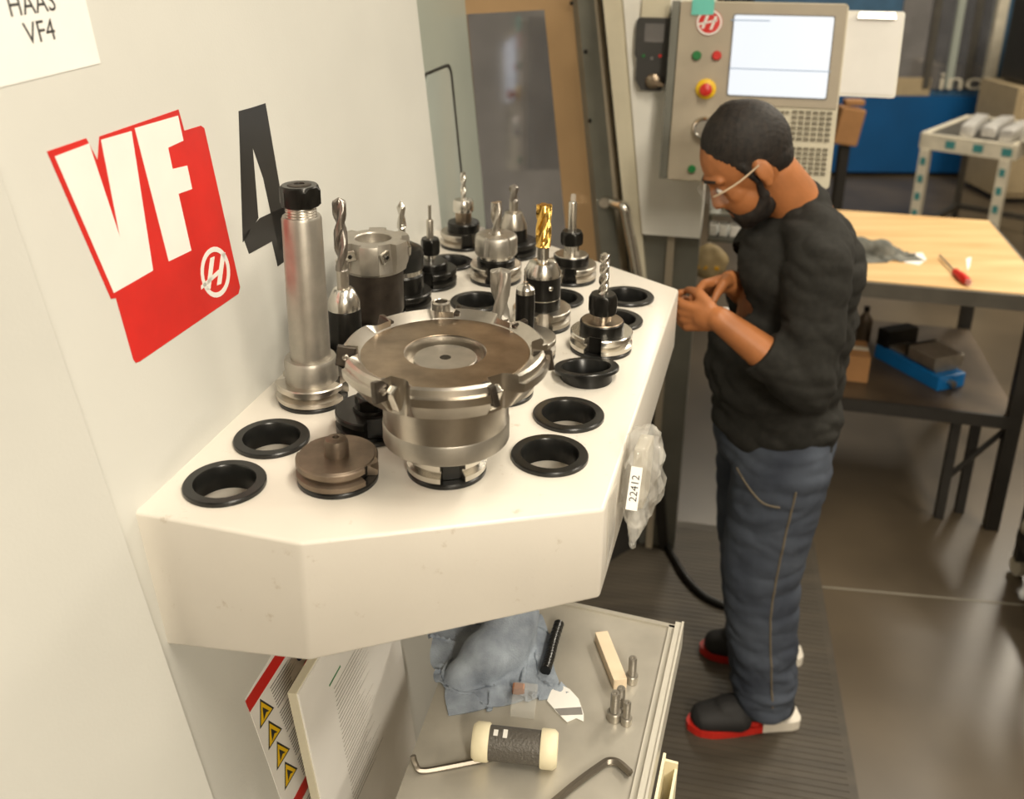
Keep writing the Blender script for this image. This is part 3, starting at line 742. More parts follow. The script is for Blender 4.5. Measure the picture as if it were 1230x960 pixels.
part(t, 'top_face', [(.0478, z_(.1556)), (.0978, z_(.1560)), (.0975, z_(.1564)), (.0482, z_(.1560)), (.0478, z_(.1556))], M_STEELW, 96, label='brown tinted ground face')
sc = part(t, 'centre_screw', [(.02, z_(.138)), (.0370, z_(.138)), (.0370, z_(.1475)), (.0360, z_(.1485)), (.0066, z_(.1485)), (.0066, z_(.143)), (.0005, z_(.143))], M_STEELM, 60)
b = nb(); lathe(b, [(.0064, z_(.1435)), (.0064, z_(.1487))], 6); obj('hex_socket', b, M_DARKM, sc, True)
for c in TA:
    Mx = Matrix.Rotation(c - .035, 3, 'Z')
    P_ = Mx @ V((.1145, .0, z_(.152)))
    b = nb(); box(b, P_, (.022, .0075, .024), Mx @ Matrix.Rotation(R(-8), 3, 'Y') @ Matrix.Rotation(R(10), 3, 'X'), bev=.0015); ins = obj('insert', b, M_INSERT, t, True)
    b = nb(); lathe(b, [(.0038, 0), (.0038, .0055), (.0025, .0062), (.0018, .0055), (.0004, .005)], 16, Matrix.Translation(P_) @ Mx.to_4x4() @ Matrix.Rotation(R(-90), 4, 'X')); obj('insert_screw', b, M_STEEL, ins, True)
    Mw = Matrix.Rotation(c + .06, 3, 'Z')
    b = nb(); box(b, Mw @ V((.1030, .0, z_(.141))), (.012, .010, .030), Mw @ Matrix.Rotation(R(24), 3, 'Y'), bev=.0018); obj('wedge', b, M_STEELB, t, True)

# ------------------------------------------------------------------ plastic bag on the rack's side
pC, pD = WP(.131, .508), WP(.88, .548)
sd = (pD - pC).normalized(); sn = V((sd.y, -sd.x, 0))
SIDE = Fr(pC, sd, Z)
bc = SIDE.P + sd * 0.145 + sn * 0.022 + Z * -0.035
bag = thing('plastic_bag', 'crumpled clear plastic bag taped to the side of the tool rack', 'bag', bc - Z * 0.12)
MB_ = axes(sd, Z)
def crinkle(b, amp, nm, sharp):
    bmesh.ops.triangulate(b, faces=b.faces[:])
    jitter(b, lambda co: amp * (mnoise.noise(co * 38 + V((3, 1, 7))) + .6 * mnoise.noise(co * 90)))
    for v in b.verts:
        k = (v.co - SIDE.P).dot(sn)
        if k < .0015: v.co += sn * (.0015 - k)
    return obj(nm, b, M_BAG, bag, smooth=sharp)
b = nb(); ellipsoid(b, bc + sd * .005 + Z * -.004, (.060, .066, .028), MB_ @ Matrix.Rotation(R(-12), 3, 'Z'), 4); crinkle(b, .009, 'film', 20)
b = nb(); ellipsoid(b, bc - sd * .018 - Z * .060, (.034, .032, .010), MB_ @ Matrix.Rotation(R(-25), 3, 'Z'), 3); crinkle(b, .007, 'loose_end', 14)
b = nb(); box(b, bc + sd * .008 + sn * 0.0, (.066, .078, .018), MB_ @ Matrix.Rotation(R(-12), 3, 'Z'), bev=.003); obj('wrapped_block', b, mat('grey_foam', lin(176, 168, 150), .6), bag)
LB = Fr(bc + sd * -.030 + sn * .0105 - Z * .01, V((0.2, -0.1, 1)), -sd)
LB = Fr(bc - sd * .062 + Z * .016, Z * .8 + sd * .6, -sn)
b = nb(); prism(b, LB, [(-.026, -.007), (.026, -.007), (.026, .007), (-.026, .007)], 0, .0006); lb_ = obj('label_strip', b, M_PAPER, bag)
obj('label_print', text_bm('22412', LB, 0, -.0045, .013, .0007, .0002), M_INK, bag)
b = nb(); quad = [(-.02, .02), (.03, -.02), (.025, -.09), (-.03, -.10)]
prism(b, SIDE, [(.02, .0), (.075, -.012), (.08, -.085), (.035, -.10)], .0012, .002); obj('tape_flap', b, M_BAG, bag)

# ------------------------------------------------------------------ rolling steel cart under the rack
ZT_ = 0.90
tA, tB, tC, tE = atz(812, 757, ZT_), atz(768, 960, ZT_), atz(550, 757, ZT_), atz(480, 947, ZT_)
tu = (tA - tB).normalized()                      # along the cart
tw = V((tu.y, -tu.x, 0))
ex0 = (tC - tA).dot(tw)
TR = Fr(tA, tu, -tw)                             # w = up
cart = thing('steel_cart', 'brushed steel service cart with raised bright rim under the tool rack', 'cart', V((tA.x * .5 + tE.x * .5, tA.y * .5 + tE.y * .5, 0)))
wid = max((tA - tC).dot(tw), (tA - tE).dot(tw)) + .02
print('tray width', wid, 'tC', (tA - tC).dot(tw), 'tE', (tA - tE).dot(tw))
lA = (tC - tA).dot(-tw); lE = (tE - tA).dot(-tw); xC = (tC - tA).dot(tu); xE = (tE - tA).dot(tu)
slp = (lE - lA) / (xE - xC)
yl = lambda x: lA + slp * (x - xC)
LEN = -0.62
obj('tray_top', prism(nb(), TR, [(0, 0), (0, yl(0)), (LEN, yl(LEN)), (LEN, 0)], -.02, 0), M_TRAY, cart)
b = nb()
for c0, c1, h in ((0, .010, .004), (.010, .020, .013), (.020, .0235, .016)):
    prism(b, TR, [(.005, -c0 + .012), (.005, -c1 + .012), (LEN, -c1 + .012), (LEN, -c0 + .012)], -.035, h)
obj('side_rim', b, mat('pale_rim_steel', (0.72, 0.69, 0.60), 0.34, metal=0.35, var=0.03), cart)
obj('end_rim', prism(nb(), TR, [(.0, -.008), (.008, -.008), (.008, yl(0)), (.0, yl(0))], -.035, .004), M_TRAY, cart)
for (x, y) in ((-.03, .02), (-.03, yl(0) - .03), (LEN + .03, .02), (LEN + .03, yl(LEN) - .03)):
    b = nb(); p = TR.pt(x, y, 0); box(b, (p.x, p.y, .48), (.03, .03, .80), axes(tu, tw), bev=.003); lg = obj('leg', b, M_EDGE, cart)
    b = nb(); cyl(b, V((p.x, p.y, .045)) - tw * .012, V((p.x, p.y, .045)) + tw * .012, .045, seg=20); obj('caster', b, M_BLACKP, cart)
obj('lower_tray', prism(nb(), Fr(V((tA.x, tA.y, .3)), tu, -tw), [(0, 0), (0, yl(0)), (LEN, yl(LEN)), (LEN, 0)], -.02, 0), M_TRAY, cart)
# open cream bin hung on the cart's side
bn = thing('parts_bin', 'open cream plastic bin hooked on the side of the steel cart', 'bin', TR.pt(-.30, -.05, -.14))
for nm, (x0, x1, y0, y1, z0, z1) in dict(back_wall=(-.45, -.225, -.020, -.016, -.13, -.03), front_wall=(-.45, -.225, -.038, -.034, -.13, -.05), end_wall=(-.229, -.225, -.038, -.016, -.13, -.04), rear_wall=(-.45, -.446, -.038, -.016, -.13, -.04), bottom=(-.45, -.225, -.038, -.016, -.134, -.13)).items():
    obj(nm, prism(nb(), TR, [(x0, y0), (x1, y0), (x1, y1), (x0, y1)], z0, z1), M_CREAM, bn)

# --- things lying on the cart
def TP(px, py, h=0.0): return atz(px, py, ZT_ + h)
ex, ey = V((1, 0, 0)), V((0, 1, 0))
# blue rag, crumpled
import numpy as np
def drape(n, size, centre, zf, lumps, squeeze, seed, steps=220):
    """a square of cloth dropped in a heap: position based dynamics on a grid"""
    rs = np.random.RandomState(seed); h = size / (n - 1)
    gx, gy = np.meshgrid(np.linspace(-size / 2, size / 2, n), np.linspace(-size / 2, size / 2, n), indexing='ij')
    p = np.stack([gx * squeeze[0], gy * squeeze[1], np.full_like(gx, zf + .07)], -1)
    ang = squeeze[2]; c, s_ = np.cos(ang), np.sin(ang)
    p[..., :2] = p[..., :2] @ np.array([[c, s_], [-s_, c]])
    k1, k2 = rs.uniform(14, 34, 2)
    p[..., 2] += .022 * np.sin(gx * k1 * 2 + 2 * np.sin(gy * 13)) + .018 * np.sin(gy * k2 * 2 + gx * 20) + .0012 * rs.randn(n, n)
    p[..., 0] += centre[0]; p[..., 1] += centre[1]
    pr = p.copy()
    cons = []
    for (di, dj, st) in ((1, 0, .9), (0, 1, .9), (1, 1, .55), (1, -1, .55), (2, 0, .22), (0, 2, .22)):
        cons.append((di, dj, h * math.hypot(di, dj), st))
    for it in range(steps):
        v = np.clip((p - pr) * .9, -.004, .004); pr = p.copy(); p = p + v; p[..., 2] -= 9.8 * (1 / 70) ** 2 * .5
        for _ in range(6):
            for di, dj, L, st in cons:
                if dj >= 0: a = p[:n - di, :n - dj]; b_ = p[di:, dj:]
                else: a = p[:n - di, -dj:]; b_ = p[di:, :n + dj]
                d = b_ - a; l = np.linalg.norm(d, axis=-1, keepdims=True) + 1e-9
                e = d * (.5 * st * (l - L) / l) * .5
                a += e; b_ -= e
            for (cx_, cy_, cz_, r_) in lumps:
                d = p - np.array([cx_, cy_, cz_]); l = np.linalg.norm(d, axis=-1, keepdims=True) + 1e-9
                p = np.where(l < r_, np.array([cx_, cy_, cz_]) + d / l * r_, p)
            low = p[..., 2] < zf + .002
            p[..., 2] = np.maximum(p[..., 2], zf + .002)
            p[low, :2] = p[low, :2] * .4 + pr[low, :2] * .6
    for _ in range(3):
        q_ = p.copy(); q_[1:-1, 1:-1] = .5 * p[1:-1, 1:-1] + .125 * (p[2:, 1:-1] + p[:-2, 1:-1] + p[1:-1, 2:] + p[1:-1, :-2]); p = q_
    gu_ = np.gradient(p, axis=0); gv_ = np.gradient(p, axis=1); nn_ = np.cross(gu_, gv_)
    nn_ /= np.linalg.norm(nn_, axis=-1, keepdims=True) + 1e-9
    p2 = p - nn_ * .0022
    bm = bmesh.new(); vs = [[bm.verts.new(p[i, j]) for j in range(n)] for i in range(n)]; ws = [[bm.verts.new(p2[i, j]) for j in range(n)] for i in range(n)]
    for i in range(n - 1):
        for j in range(n - 1):
            bm.faces.new((vs[i][j], vs[i + 1][j], vs[i + 1][j + 1], vs[i][j + 1])); bm.faces.new((ws[i][j], ws[i][j + 1], ws[i + 1][j + 1], ws[i + 1][j]))
    for i in range(n - 1):
        for (a_, c_) in (((i, 0), (i + 1, 0)), ((i + 1, n - 1), (i, n - 1)), ((0, i + 1), (0, i)), ((n - 1, i), (n - 1, i + 1))):
            bm.faces.new((vs[a_[0]][a_[1]], ws[a_[0]][a_[1]], ws[c_[0]][c_[1]], vs[c_[0]][c_[1]]))
    for v in bm.verts: v.co.z = max(v.co.z, zf + .0005)
    return bm
rc = TP(592, 806)
b = drape(60, .25, (rc.x, rc.y + .03), ZT_, [(rc.x - .012, rc.y + .005, ZT_ + .022, .040), (rc.x + .03, rc.y + .070, ZT_ + .05, .045), (rc.x + .02, rc.y + .03, ZT_ + .02, .038), (rc.x - .045, rc.y - .015, ZT_, .03)], (.60, .80, .25), 5)
tag(recenter(obj('shop_rag', b, M_RAGB, smooth=80)), 'crumpled blue shop rag heaped on the steel cart', 'rag')
# corrugated hose
b = nb(); hp = spline([TP(672, 748, .014), TP(665, 770, .010), TP(660, 790, .009), TP(655, 806, .009)], 22)
tube(b, hp, .008, 14, rf=lambda i: .0085 - .0016 * (i % 4 in (0, 1)))
tag(recenter(obj('corrugated_hose', b, M_BLACKP, smooth=30)), 'short black corrugated hose lying beside the blue rag', 'hose')
# small clear case with copper end
p = TP(630, 858)
cs = thing('plastic_case', 'small clear plastic case with a copper end lying in front of the blue rag', 'case', p)
Mk = Matrix.Rotation(R(-8), 3, 'Z')
b = nb(); box(b, (0, .018, .0085), (.036, .055, .016), Mk, bev=.003); obj('shell', b, M_CLEAR, cs, True)
b = nb(); box(b, (-.008, .040, .0085), (.018, .012, .013), Mk, bev=.002); obj('copper_end', b, M_BROWNL, cs, True)
# torn white paper
FL = Fr(V((0, 0, ZT_)), ex, ey)
def tpoly(pts): return [(TP(*q).x, TP(*q).y) for q in pts]
pp = thing('paper_scrap', 'torn white paper scrap with a grey stripe on the steel cart', 'paper', TP(680, 848))
b = nb(); prism(b, FL, tpoly([(657, 843), (662, 831), (671, 823), (684, 829), (695, 841), (701, 859), (701, 868), (692, 864), (681, 869), (668, 856)]), .0012, .0022); obj('sheet', b, M_PAPER, pp)
b = nb(); prism(b, FL, tpoly([(666, 853), (698, 851), (700, 860), (673, 861)]), .0022, .0025); obj('grey_stripe', b, M_INKG, pp)
# cylinder with cream ends (mallet head)
q0, q1 = TP(570, 890, .0262), TP(668, 901, .0262)
ax = (q1 - q0).normalized(); L = (q1 - q0).length; r0 = .0255
ml = thing('mallet_head', 'grey knurled cylinder with cream rubber end caps lying on the steel cart', 'mallet', V(((q0 + q1) / 2).to_tuple()[:2] + (ZT_,)))
Mz = zto(q0, q1)
def axl(name, prof, m): return obj(name, lathe(nb(), prof, 48, Mz), m, ml, smooth=40)
axl('barrel', [(.005, .018), (r0 - .003, .018), (r0 - .003, L - .018), (.005, L - .018)], M_GREYT)
axl('end_cap', [(.004, -.002), (r0 - .004, -.002), (r0, .003), (r0, .019), (r0 - .001, .021), (.005, .021)], M_CREAM)
axl('end_cap', [(.005, L - .021), (r0 - .001, L - .021), (r0, L - .019), (r0, L - .003), (r0 - .004, L + .002), (.004, L + .002)], M_CREAM)
b = nb(); nt_ = (ax.cross(Z)).normalized()
for k, wdt in ((.030, .010), (.043, .014)):
    a0 = q0 + ax * k + Z * (r0 - .0028); box(b, a0 - nt_ * (-.004), (.006, wdt, .0008), axes(ax, nt_))
obj('white_mark', b, M_WVIN, ml)
# hex keys
def hexkey(pts, r, label, name='hex_key'):
    o = obj(name, tube(nb(), spline(pts, 7), r, 6), M_HEXK); tag(recenter(o), label, 'hex key', 'hex keys on the cart'); return o
hexkey([TP(496, 908, .022), TP(499, 918, .012), TP(507, 926, .0045), TP(540, 921, .0042), TP(600, 909, .0042)], .0042, 'bent hex key half under the grey cylinder')
hexkey([TP(640, 985, .0055), TP(690, 943, .0055), TP(720, 921, .0055), TP(731, 915, .006), TP(743, 917, .007), TP(757, 929, .008)], .0055, 'thick bent hex key pointing at the cart rim')
# square bar
s0, s1 = TP(722, 764, .009), TP(745, 822, .009)
sa = (s1 - s0).normalized()
b = nb(); box(b, (s0 + s1) / 2, ((s1 - s0).length, .021, .018), axes(sa, sa.cross(Z) * -1), bev=.001)
tag(recenter(obj('square_bar', b, mat('pale_bar', lin(226, 206, 178), .45, var=.05))), 'pale square bar lying on the steel cart beside the screws', 'bar')
# socket head screws standing on their heads
def screw(px, py, s, label):
    t = thing('cap_screw', label, 'screw', TP(px, py), 0, 'cap screws standing on the cart')
    part(t, 'head', [(.004, 0), (.0092 * s, 0), (.0098 * s, .001)] + [(.0098 * s, .013 * s), (.0088 * s, .0145 * s), (.003, .0145 * s)], M_STEELM, 24)
    pr = [(.003, .014 * s)] + [((.0064 - .0007 * (i % 2)) * s, (.015 + i * .0014) * s) for i in range(21)] + [(.0055 * s, .0455 * s), (.003, .0455 * s), (.002, .043 * s), (.0003, .043 * s)]
    part(t, 'thread', pr, M_STEELM, 20)
screw(758.5, 819, 1.0, 'cap screw standing alone beside the end of the pale square bar')
screw(737.5, 864, 1.06, 'tallest cap screw in the cluster of three on the cart')
screw(744.5, 856, 1.0, 'cap screw at the back of the cluster of three, behind the tallest')
screw(752, 869, .86, 'shortest cap screw in the cluster of three on the cart')

# ------------------------------------------------------------------ floor mat and cable
mt = thing('floor_mat', 'dark ribbed rubber anti-fatigue mat under the standing man', 'mat', (0.55, 1.9, 0))
mA = atz(1003, 800, 0); mB = atz(1024, 960, 0)
mu = V((sin(R(12)), cos(R(12)), 0)); 
FM = Fr(V((mA.x, mA.y, 0)), V((mu.y, -mu.x, 0)), mu)
obj('mat_slab', prism(nb(), FM, rrect(-.86, -1.3, 0, .62, .03), .0005, .009), M_MAT, mt)
b = nb()
for i in range(92):
    y = -1.25 + i * .020; prism(b, FM, [(-.84, y), (-.02, y), (-.02, y + .013), (-.84, y + .013)], .009, .0102)
rb = obj('ribs', b, M_MAT, mt); rb['kind'] = 'stuff'
b = nb(); tube(b, spline([atz(742, 560, .30), atz(770, 612, .16), atz(795, 645, .035), atz(822, 690, .024), atz(845, 715, .022), atz(872, 728, .022)], 8), .010, 10)
tag(recenter(obj('power_cable', b, M_BLACKP, smooth=60)), 'black cable running down to the floor mat behind the tool rack', 'cable')
# floor joint line
j0, j1 = atz(962, 703, 0), atz(1229, 727, 0); jd = (j1 - j0).normalized()
b = nb(); FJ = Fr(V((j0.x, j0.y, 0)), jd, V((-jd.y, jd.x, 0))); prism(b, FJ, [(-.25, -.004), (3.4, -.004), (3.4, .004), (-.25, .004)], 0, .0012)
struct('trim_1', b, mat('joint_filler', (.19, .17, .13), .5))

# ------------------------------------------------------------------ operator console
BETA = R(9)
CP = aty(910, 115, 2.50)
CON = Fr(CP, N, Z * cos(BETA) + D * sin(BETA))
con = thing('control_console', 'grey and cream operator console with a bright screen and keypad', 'console', CP - Z * .25)
q = lambda x, y, c=0.0: CON.px(x, y, c)
x0, y1c = q(816, 8); x1 = q(1010, 100)[0]; y0c = q(900, 222)[1]; xm = q(868, 100)[0]
y1c = q(900, 2)[1]
obj('housing', prism(nb(), CON, rrect(x0 + .003, y0c, x1, y1c, .012), -.11, -.004), M_CONSW, con, smooth=30)
obj('side_channel', prism(nb(), CON, [(x0 - .020, y0c + .002), (x0 + .002, y0c + .002), (x0 + .002, y1c), (x0 - .020, y1c)], -.11, -.012), M_GREYM, con)
obj('button_panel', prism(nb(), CON, [(x0 + .004, y0c + .003), (xm, y0c + .003), (xm, y1c - .003), (x0 + .004, y1c - .003)], -.004, .002), M_CONS, con)
ys_ = q(940, 128)[1]
obj('screen_bezel', prism(nb(), CON, [(xm, ys_), (x1 - .004, ys_), (x1 - .004, y1c - .003), (xm, y1c - .003)], -.004, .002), M_CONS, con)
sA, sB, sC_, sD = q(876, 18), q(1008, 19), q(1003, 119), q(874, 115)
obj('screen_frame', prism(nb(), CON, rrect(sD[0] - .004, sC_[1] - .004, min(sB[0], x1) - .008, sA[1] + .004, .006), .002, .004), M_INKG, con)
scr = obj('screen', prism(nb(), CON, rrect(sD[0], sC_[1], min(sB[0], x1) - .012, sA[1], .005), .004, .006), M_SCREEN, con, label='brightly lit white screen')
for (xa, xb, yy) in ((878, 925, 24), (876, 998, 82)):
    p1_, p2_ = q(xa, yy, .006), q(xb, yy, .006)
    obj('screen_line', prism(nb(), CON, [(p1_[0], p1_[1] - .0012), (p2_[0], p1_[1] - .0012), (p2_[0], p1_[1] + .0012), (p1_[0], p1_[1] + .0012)], .006, .0065), M_SCRLINE, scr)
def knob(name, x, y, r, h, m, parent=con, c=.002, prof=None, label=None):
    a, bb_ = q(x, y, c); M4 = Matrix.Translation(CON.pt(a, bb_, c)) @ axes(CON.u, CON.v).to_4x4()
    pr = prof or [(r, 0), (r, h * .7), (r * .8, h), (r * .2, h)]
    return obj(name, lathe(nb(), pr, 28, M4), m, parent, smooth=40, label=label)
knob('start_button', 837, 67, .0125, .012, M_GRN, label='green push button')
knob('stop_button', 861, 67, .0125, .012, M_RED, label='red push button')
eb = knob('emergency_collar', 848, 107, .027, .012, M_YEL, label='yellow emergency stop collar')
knob('emergency_button', 848, 108, .014, .035, M_RED, c=.014, prof=[(.010, 0), (.010, .012), (.017, .016), (.016, .024), (.006, .028)], label='red mushroom button')
hw = knob('jog_handwheel', 846, 155, .031, .022, M_STEELB, prof=[(.034, 0), (.034, .006), (.030, .018), (.024, .022), (.022, .020), (.004, .020)])
knob('cycle_button', 831, 203, .011, .010, M_GRN)
lg = knob('emblem_disc', 852, 27, .030, .003, M_RED, prof=[(.034, 0), (.034, .003), (.030, .0035), (.002, .0035)])
a, bb_ = q(852, 27, .006); b = nb()
for pl in ([(-.020, -.016), (-.013, -.016), (-.002, .018), (-.009, .018)], [(.002, -.018), (.009, -.018), (.020, .016), (.013, .016)], [(-.028, -.008), (.020, .004), (.020, .009), (-.028, -.003)]):
    prism(b, CON, [(a + x, bb_ + y) for x, y in pl], .0056, .0064)
rgb = disc(a, bb_, .033, 28); rgi = disc(a, bb_, .028, 28)
for i in range(28): j = (i + 1) % 28; prism(b, CON, [rgb[i], rgb[j], rgi[j], rgi[i]], .0045, .0062)
obj('emblem_mark', b, M_WVIN, con)
nt0 = q(845, 9, .005)
tag(recenter(obj('sticky_note', prism(nb(), CON, [(nt0[0] - .030, nt0[1] - .020), (nt0[0] + .028, nt0[1] - .018), (nt0[0] + .027, nt0[1] + .035), (nt0[0] - .030, nt0[1] + .033)], .0068, .0078), M_TEAL)), 'small teal sticky note stuck on the console above its emblem', 'note')
# key blocks
kb = nb(); kp = q(940, 128); 
def keys(ax0, ay0, ax1, ay1, nx, ny):
    (u0, v0), (u1, v1) = q(ax0, ay0, .002), q(ax1, ay1, .002)
    dx, dy = (u1 - u0) / nx, (v1 - v0) / ny
    for i in range(nx):
        for j in range(ny):
            prism(kb, CON, [(u0 + dx * (i + .14), v0 + dy * (j + .2)), (u0 + dx * (i + .86), v0 + dy * (j + .2)), (u0 + dx * (i + .86), v0 + dy * (j + .8)), (u0 + dx * (i + .14), v0 + dy * (j + .8))], -.002, .0015)
keys(917, 131, 948, 138, 6, 1); keys(951, 131, 997, 172, 6, 6); keys(949, 175, 992, 212, 6, 6); keys(893, 131, 946, 138, 1, 1)
ko = obj('keypad_keys', kb, mat('key_grey', lin(120, 112, 92), .5), con); ko['kind'] = 'stuff'
# clipboard on the console's side
k0_, k1_ = q(1016, 12), q(1076, 118)
cb = thing('clipboard', 'white clipboard with a steel clip fixed beside the console', 'clipboard', CON.pt((k0_[0] + k1_[0]) / 2, k1_[1], -.02))
obj('board', prism(nb(), CON, rrect(k0_[0] + .002, k1_[1], k1_[0], k0_[1], .008), -.016, -.010), M_COVER, cb)
obj('sheet', prism(nb(), CON, [(k0_[0] + .008, k1_[1] + .008), (k1_[0] - .006, k1_[1] + .008), (k1_[0] - .006, k0_[1] - .012), (k0_[0] + .008, k0_[1] - .012)], -.010, -.008), M_PAPER, cb)
obj('clip', prism(nb(), CON, [(k0_[0] + .03, k0_[1] - .020), (k1_[0] - .022, k0_[1] - .020), (k1_[0] - .026, k0_[1] - .004), (k0_[0] + .034, k0_[1] - .004)], -.010, .002), M_STEELB, cb)
# support arm behind the console
b = nb(); box(b, CON.pt((x0 + x1) / 2 - .02, y0c + .25, -.16), (.12, .40, .10), axes(CON.u, CON.v), bev=.01); obj('mount_block', b, M_GREYM, con)
b = nb(); pm = CON.pt((x0 + x1) / 2 - .02, y0c + .2, -.18); cyl(b, pm, pm - N * .34 + D * .10, .035, seg=20); obj('support_arm', b, M_GREYM, con)

# hand-held remote on the end cover
HC = Fr(CAB.P + CAB.w * .012, CAB.u, CAB.v)
h = lambda x, y, c=.0: HC.px(x, y, c)
rm = thing('hand_remote', 'dark handheld remote with a little screen and knob on the machine end cover', 'remote', HC.pt(*h(784, 112), .0))
ra, rb2 = h(766, 20), h(803, 108)
oc = [(ra[0], ra[1] - .01), (ra[0] + .008, ra[1]), (rb2[0] - .006, ra[1]), (rb2[0], ra[1] - .01), (rb2[0], ra[1] - .10), (rb2[0] - .008, ra[1] - .112), (rb2[0] - .008, rb2[1] + .03), (rb2[0] - .020, rb2[1]), (ra[0] + .022, rb2[1]), (ra[0] + .006, rb2[1] + .03), (ra[0] + .006, ra[1] - .112), (ra[0], ra[1] - .10)]
obj('case', prism(nb(), HC, oc, 0, .032), mat('dark_grey_plastic', (.045, .043, .04), .5), rm)
sA2, sB2 = h(775, 28, .032), h(797, 51, .032)
obj('screen', prism(nb(), HC, rrect(sA2[0], sB2[1], sB2[0], sA2[1], .003), .032, .034), M_GLASSD, rm)
for (x, y, m_) in ((773, 67, M_GRN), (793, 67, M_RED), (783, 70, M_INKG)):
    a, c = h(x, y, .032); obj('key', prism(nb(), HC, disc(a, c, .0045, 12), .032, .036), m_, rm)
a, c = h(785, 97, .032)
obj('knob', lathe(nb(), [(.021, 0), (.021, .014), (.016, .018), (.002, .018)], 24, Matrix.Translation(HC.pt(a, c, .032)) @ axes(HC.u, HC.v).to_4x4()), M_STEELW, rm, smooth=40)
obj('knob_lever', prism(nb(), HC, [(a, c - .006), (a + .030, c - .014), (a + .030, c - .004), (a, c + .006)], .048, .056), M_STEELW, rm)
obj('cradle', prism(nb(), HC, [(ra[0] + .012, ra[1] - .004), (rb2[0] - .010, ra[1] - .004), (rb2[0] - .010, ra[1] + .05), (ra[0] + .012, ra[1] + .05)], 0, .02), M_CONSW, rm)

# clutter shelf below the console
CS = Fr(aty(880, 290, 2.84), N, Z)
csf = thing('wire_shelf', 'small steel shelf cluttered with boxes below the operator console', 'shelf', CS.pt(0, -.05, 0))
s0 = CS.px(850, 284); s1 = CS.px(930, 286)
obj('board', prism(nb(), CS, [(s0[0], s0[1] - .012), (s1[0], s0[1] - .012), (s1[0], s0[1]), (s0[0], s0[1])], -.16, .02), M_GREYM, csf)
obj('board', prism(nb(), CS, [(s0[0], s0[1] + .072), (s1[0], s0[1] + .072), (s1[0], s0[1] + .080), (s0[0], s0[1] + .080)], -.16, .01), M_GREYM, csf)
for xx in (s0[0] + .006, s1[0] - .006):
    b = nb(); p_ = CS.pt(xx, 0, -.15); cyl(b, CS.pt(xx, s0[1] - .012, -.15), CS.pt(xx, s0[1] + .25, -.15), .008, seg=10); obj('post', b, M_GREYM, csf)
rg = random.Random(11)
wl = ['white sponge block at the end of the steel shelf below the console', 'white sponge block in the middle of the steel shelf below the console', 'white sponge block nearest the man on the steel shelf below the console']
for i, (xa, xb) in enumerate(((852, 861), (864, 874), (877, 890))):
    a0, a1 = CS.px(xa, 275, .0)[0], CS.px(xb, 275, .0)[0]
    b = nb(); box(b, CS.pt((a0 + a1) / 2, s0[1] + .020, -.03), (a1 - a0, .038, .05), axes(CS.u, CS.v), bev=.004)
    tag(recenter(obj('sponge_block', b, M_PAPER)), wl[i], 'sponge', 'white blocks below the console')
for i, (xa, xb, hh, m_, lb2, nm) in enumerate(((852, 863, .075, M_CLEAR, 'tall clear plastic jar on the upper clutter shelf', 'plastic_jar'), (866, 880, .055, M_CONS, 'low grey tin on the upper clutter shelf', 'tin_box'), (884, 902, .065, M_STEELM, 'steel canister on the upper clutter shelf', 'canister'))):
    a0, a1 = CS.px(xa, 255)[0], CS.px(xb, 255)[0]; r_ = (a1 - a0) / 2
    t = thing(nm, lb2, 'container', CS.pt((a0 + a1) / 2, s0[1] + .0805, -.05))
    part(t, 'body', [(r_ * .85, 0), (r_, .004), (r_, hh * .75), (r_ * .85, hh * .82), (r_ * .5, hh * .82)], m_, 24)
    part(t, 'lid', [(r_ * .5, hh * .82), (r_ * .86, hh * .82), (r_ * .86, hh), (r_ * .3, hh)], M_PAPER, 24)
t = thing('bagged_parts', 'tan bag of parts with amber print hanging under the clutter shelf', 'bag', CS.pt(CS.px(850, 320)[0], s0[1] - .15, .02))
b = nb(); bx_ = CS.pt(CS.px(852, 300)[0], s0[1] - .075, .035); ellipsoid(b, bx_, (.060, .060, .022), axes(CS.u, CS.v), 4)
jitter(b, lambda co: .008 * mnoise.noise(co * 30)); obj('sack', b, mat('tan_bag', lin(170, 150, 110), .5), t, smooth=40)
for dx in (-.03, -.008, .028):
    b = nb(); box(b, bx_ + CS.u * dx + CS.v * -.012 + CS.w * .021, (.014, .012, .004), axes(CS.u, CS.v), bev=.001); obj('amber_print', b, M_ORANGE, t)
b = nb(); cyl(b, bx_ + CS.v * .05, CS.pt(CS.px(852, 300)[0], s0[1] - .011, .015), .003, seg=8); obj('hang_wire', b, M_STEEL, t)

# ------------------------------------------------------------------ wooden topped bench
BA = R(14.5); bd = V((sin(BA), cos(BA), 0)); bnn = V((bd.y, -bd.x, 0))      # bd runs away, bnn runs right
BF = V((1.80, 2.815, 0))                                                   # front right corner
BZ = Fr(BF, bnn, bd)                                                        # w = up
BW, BD = -.84, .92
bench = thing('work_bench', 'steel work bench with a pale wooden top and stained lower shelf', 'bench', BF + bnn * BW / 2 + bd * BD / 2)
obj('wooden_top', prism(nb(), BZ, [(BW, 0.004), (0, 0.004), (0, BD), (BW, BD)], .866, .900), M_WOOD, bench)
obj('front_edge', prism(nb(), BZ, [(BW, -.012), (0, -.012), (0, .003), (BW, .003)], .845, .897), M_EDGE, bench)
obj('side_edge', prism(nb(), BZ, [(.0005, -.012), (.012, -.012), (.012, BD), (.0005, BD)], .845, .897), M_EDGE, bench)
obj('lower_shelf', prism(nb(), BZ, [(BW + .02, .02), (-.02, .02), (-.02, BD - .1), (BW + .02, BD - .1)], .425, .45), M_LSHELF, bench)
obj('shelf_lip', prism(nb(), BZ, [(BW + .02, .006), (-.02, .006), (-.02, .019), (BW + .02, .019)], .405, .452), M_FRAME, bench)
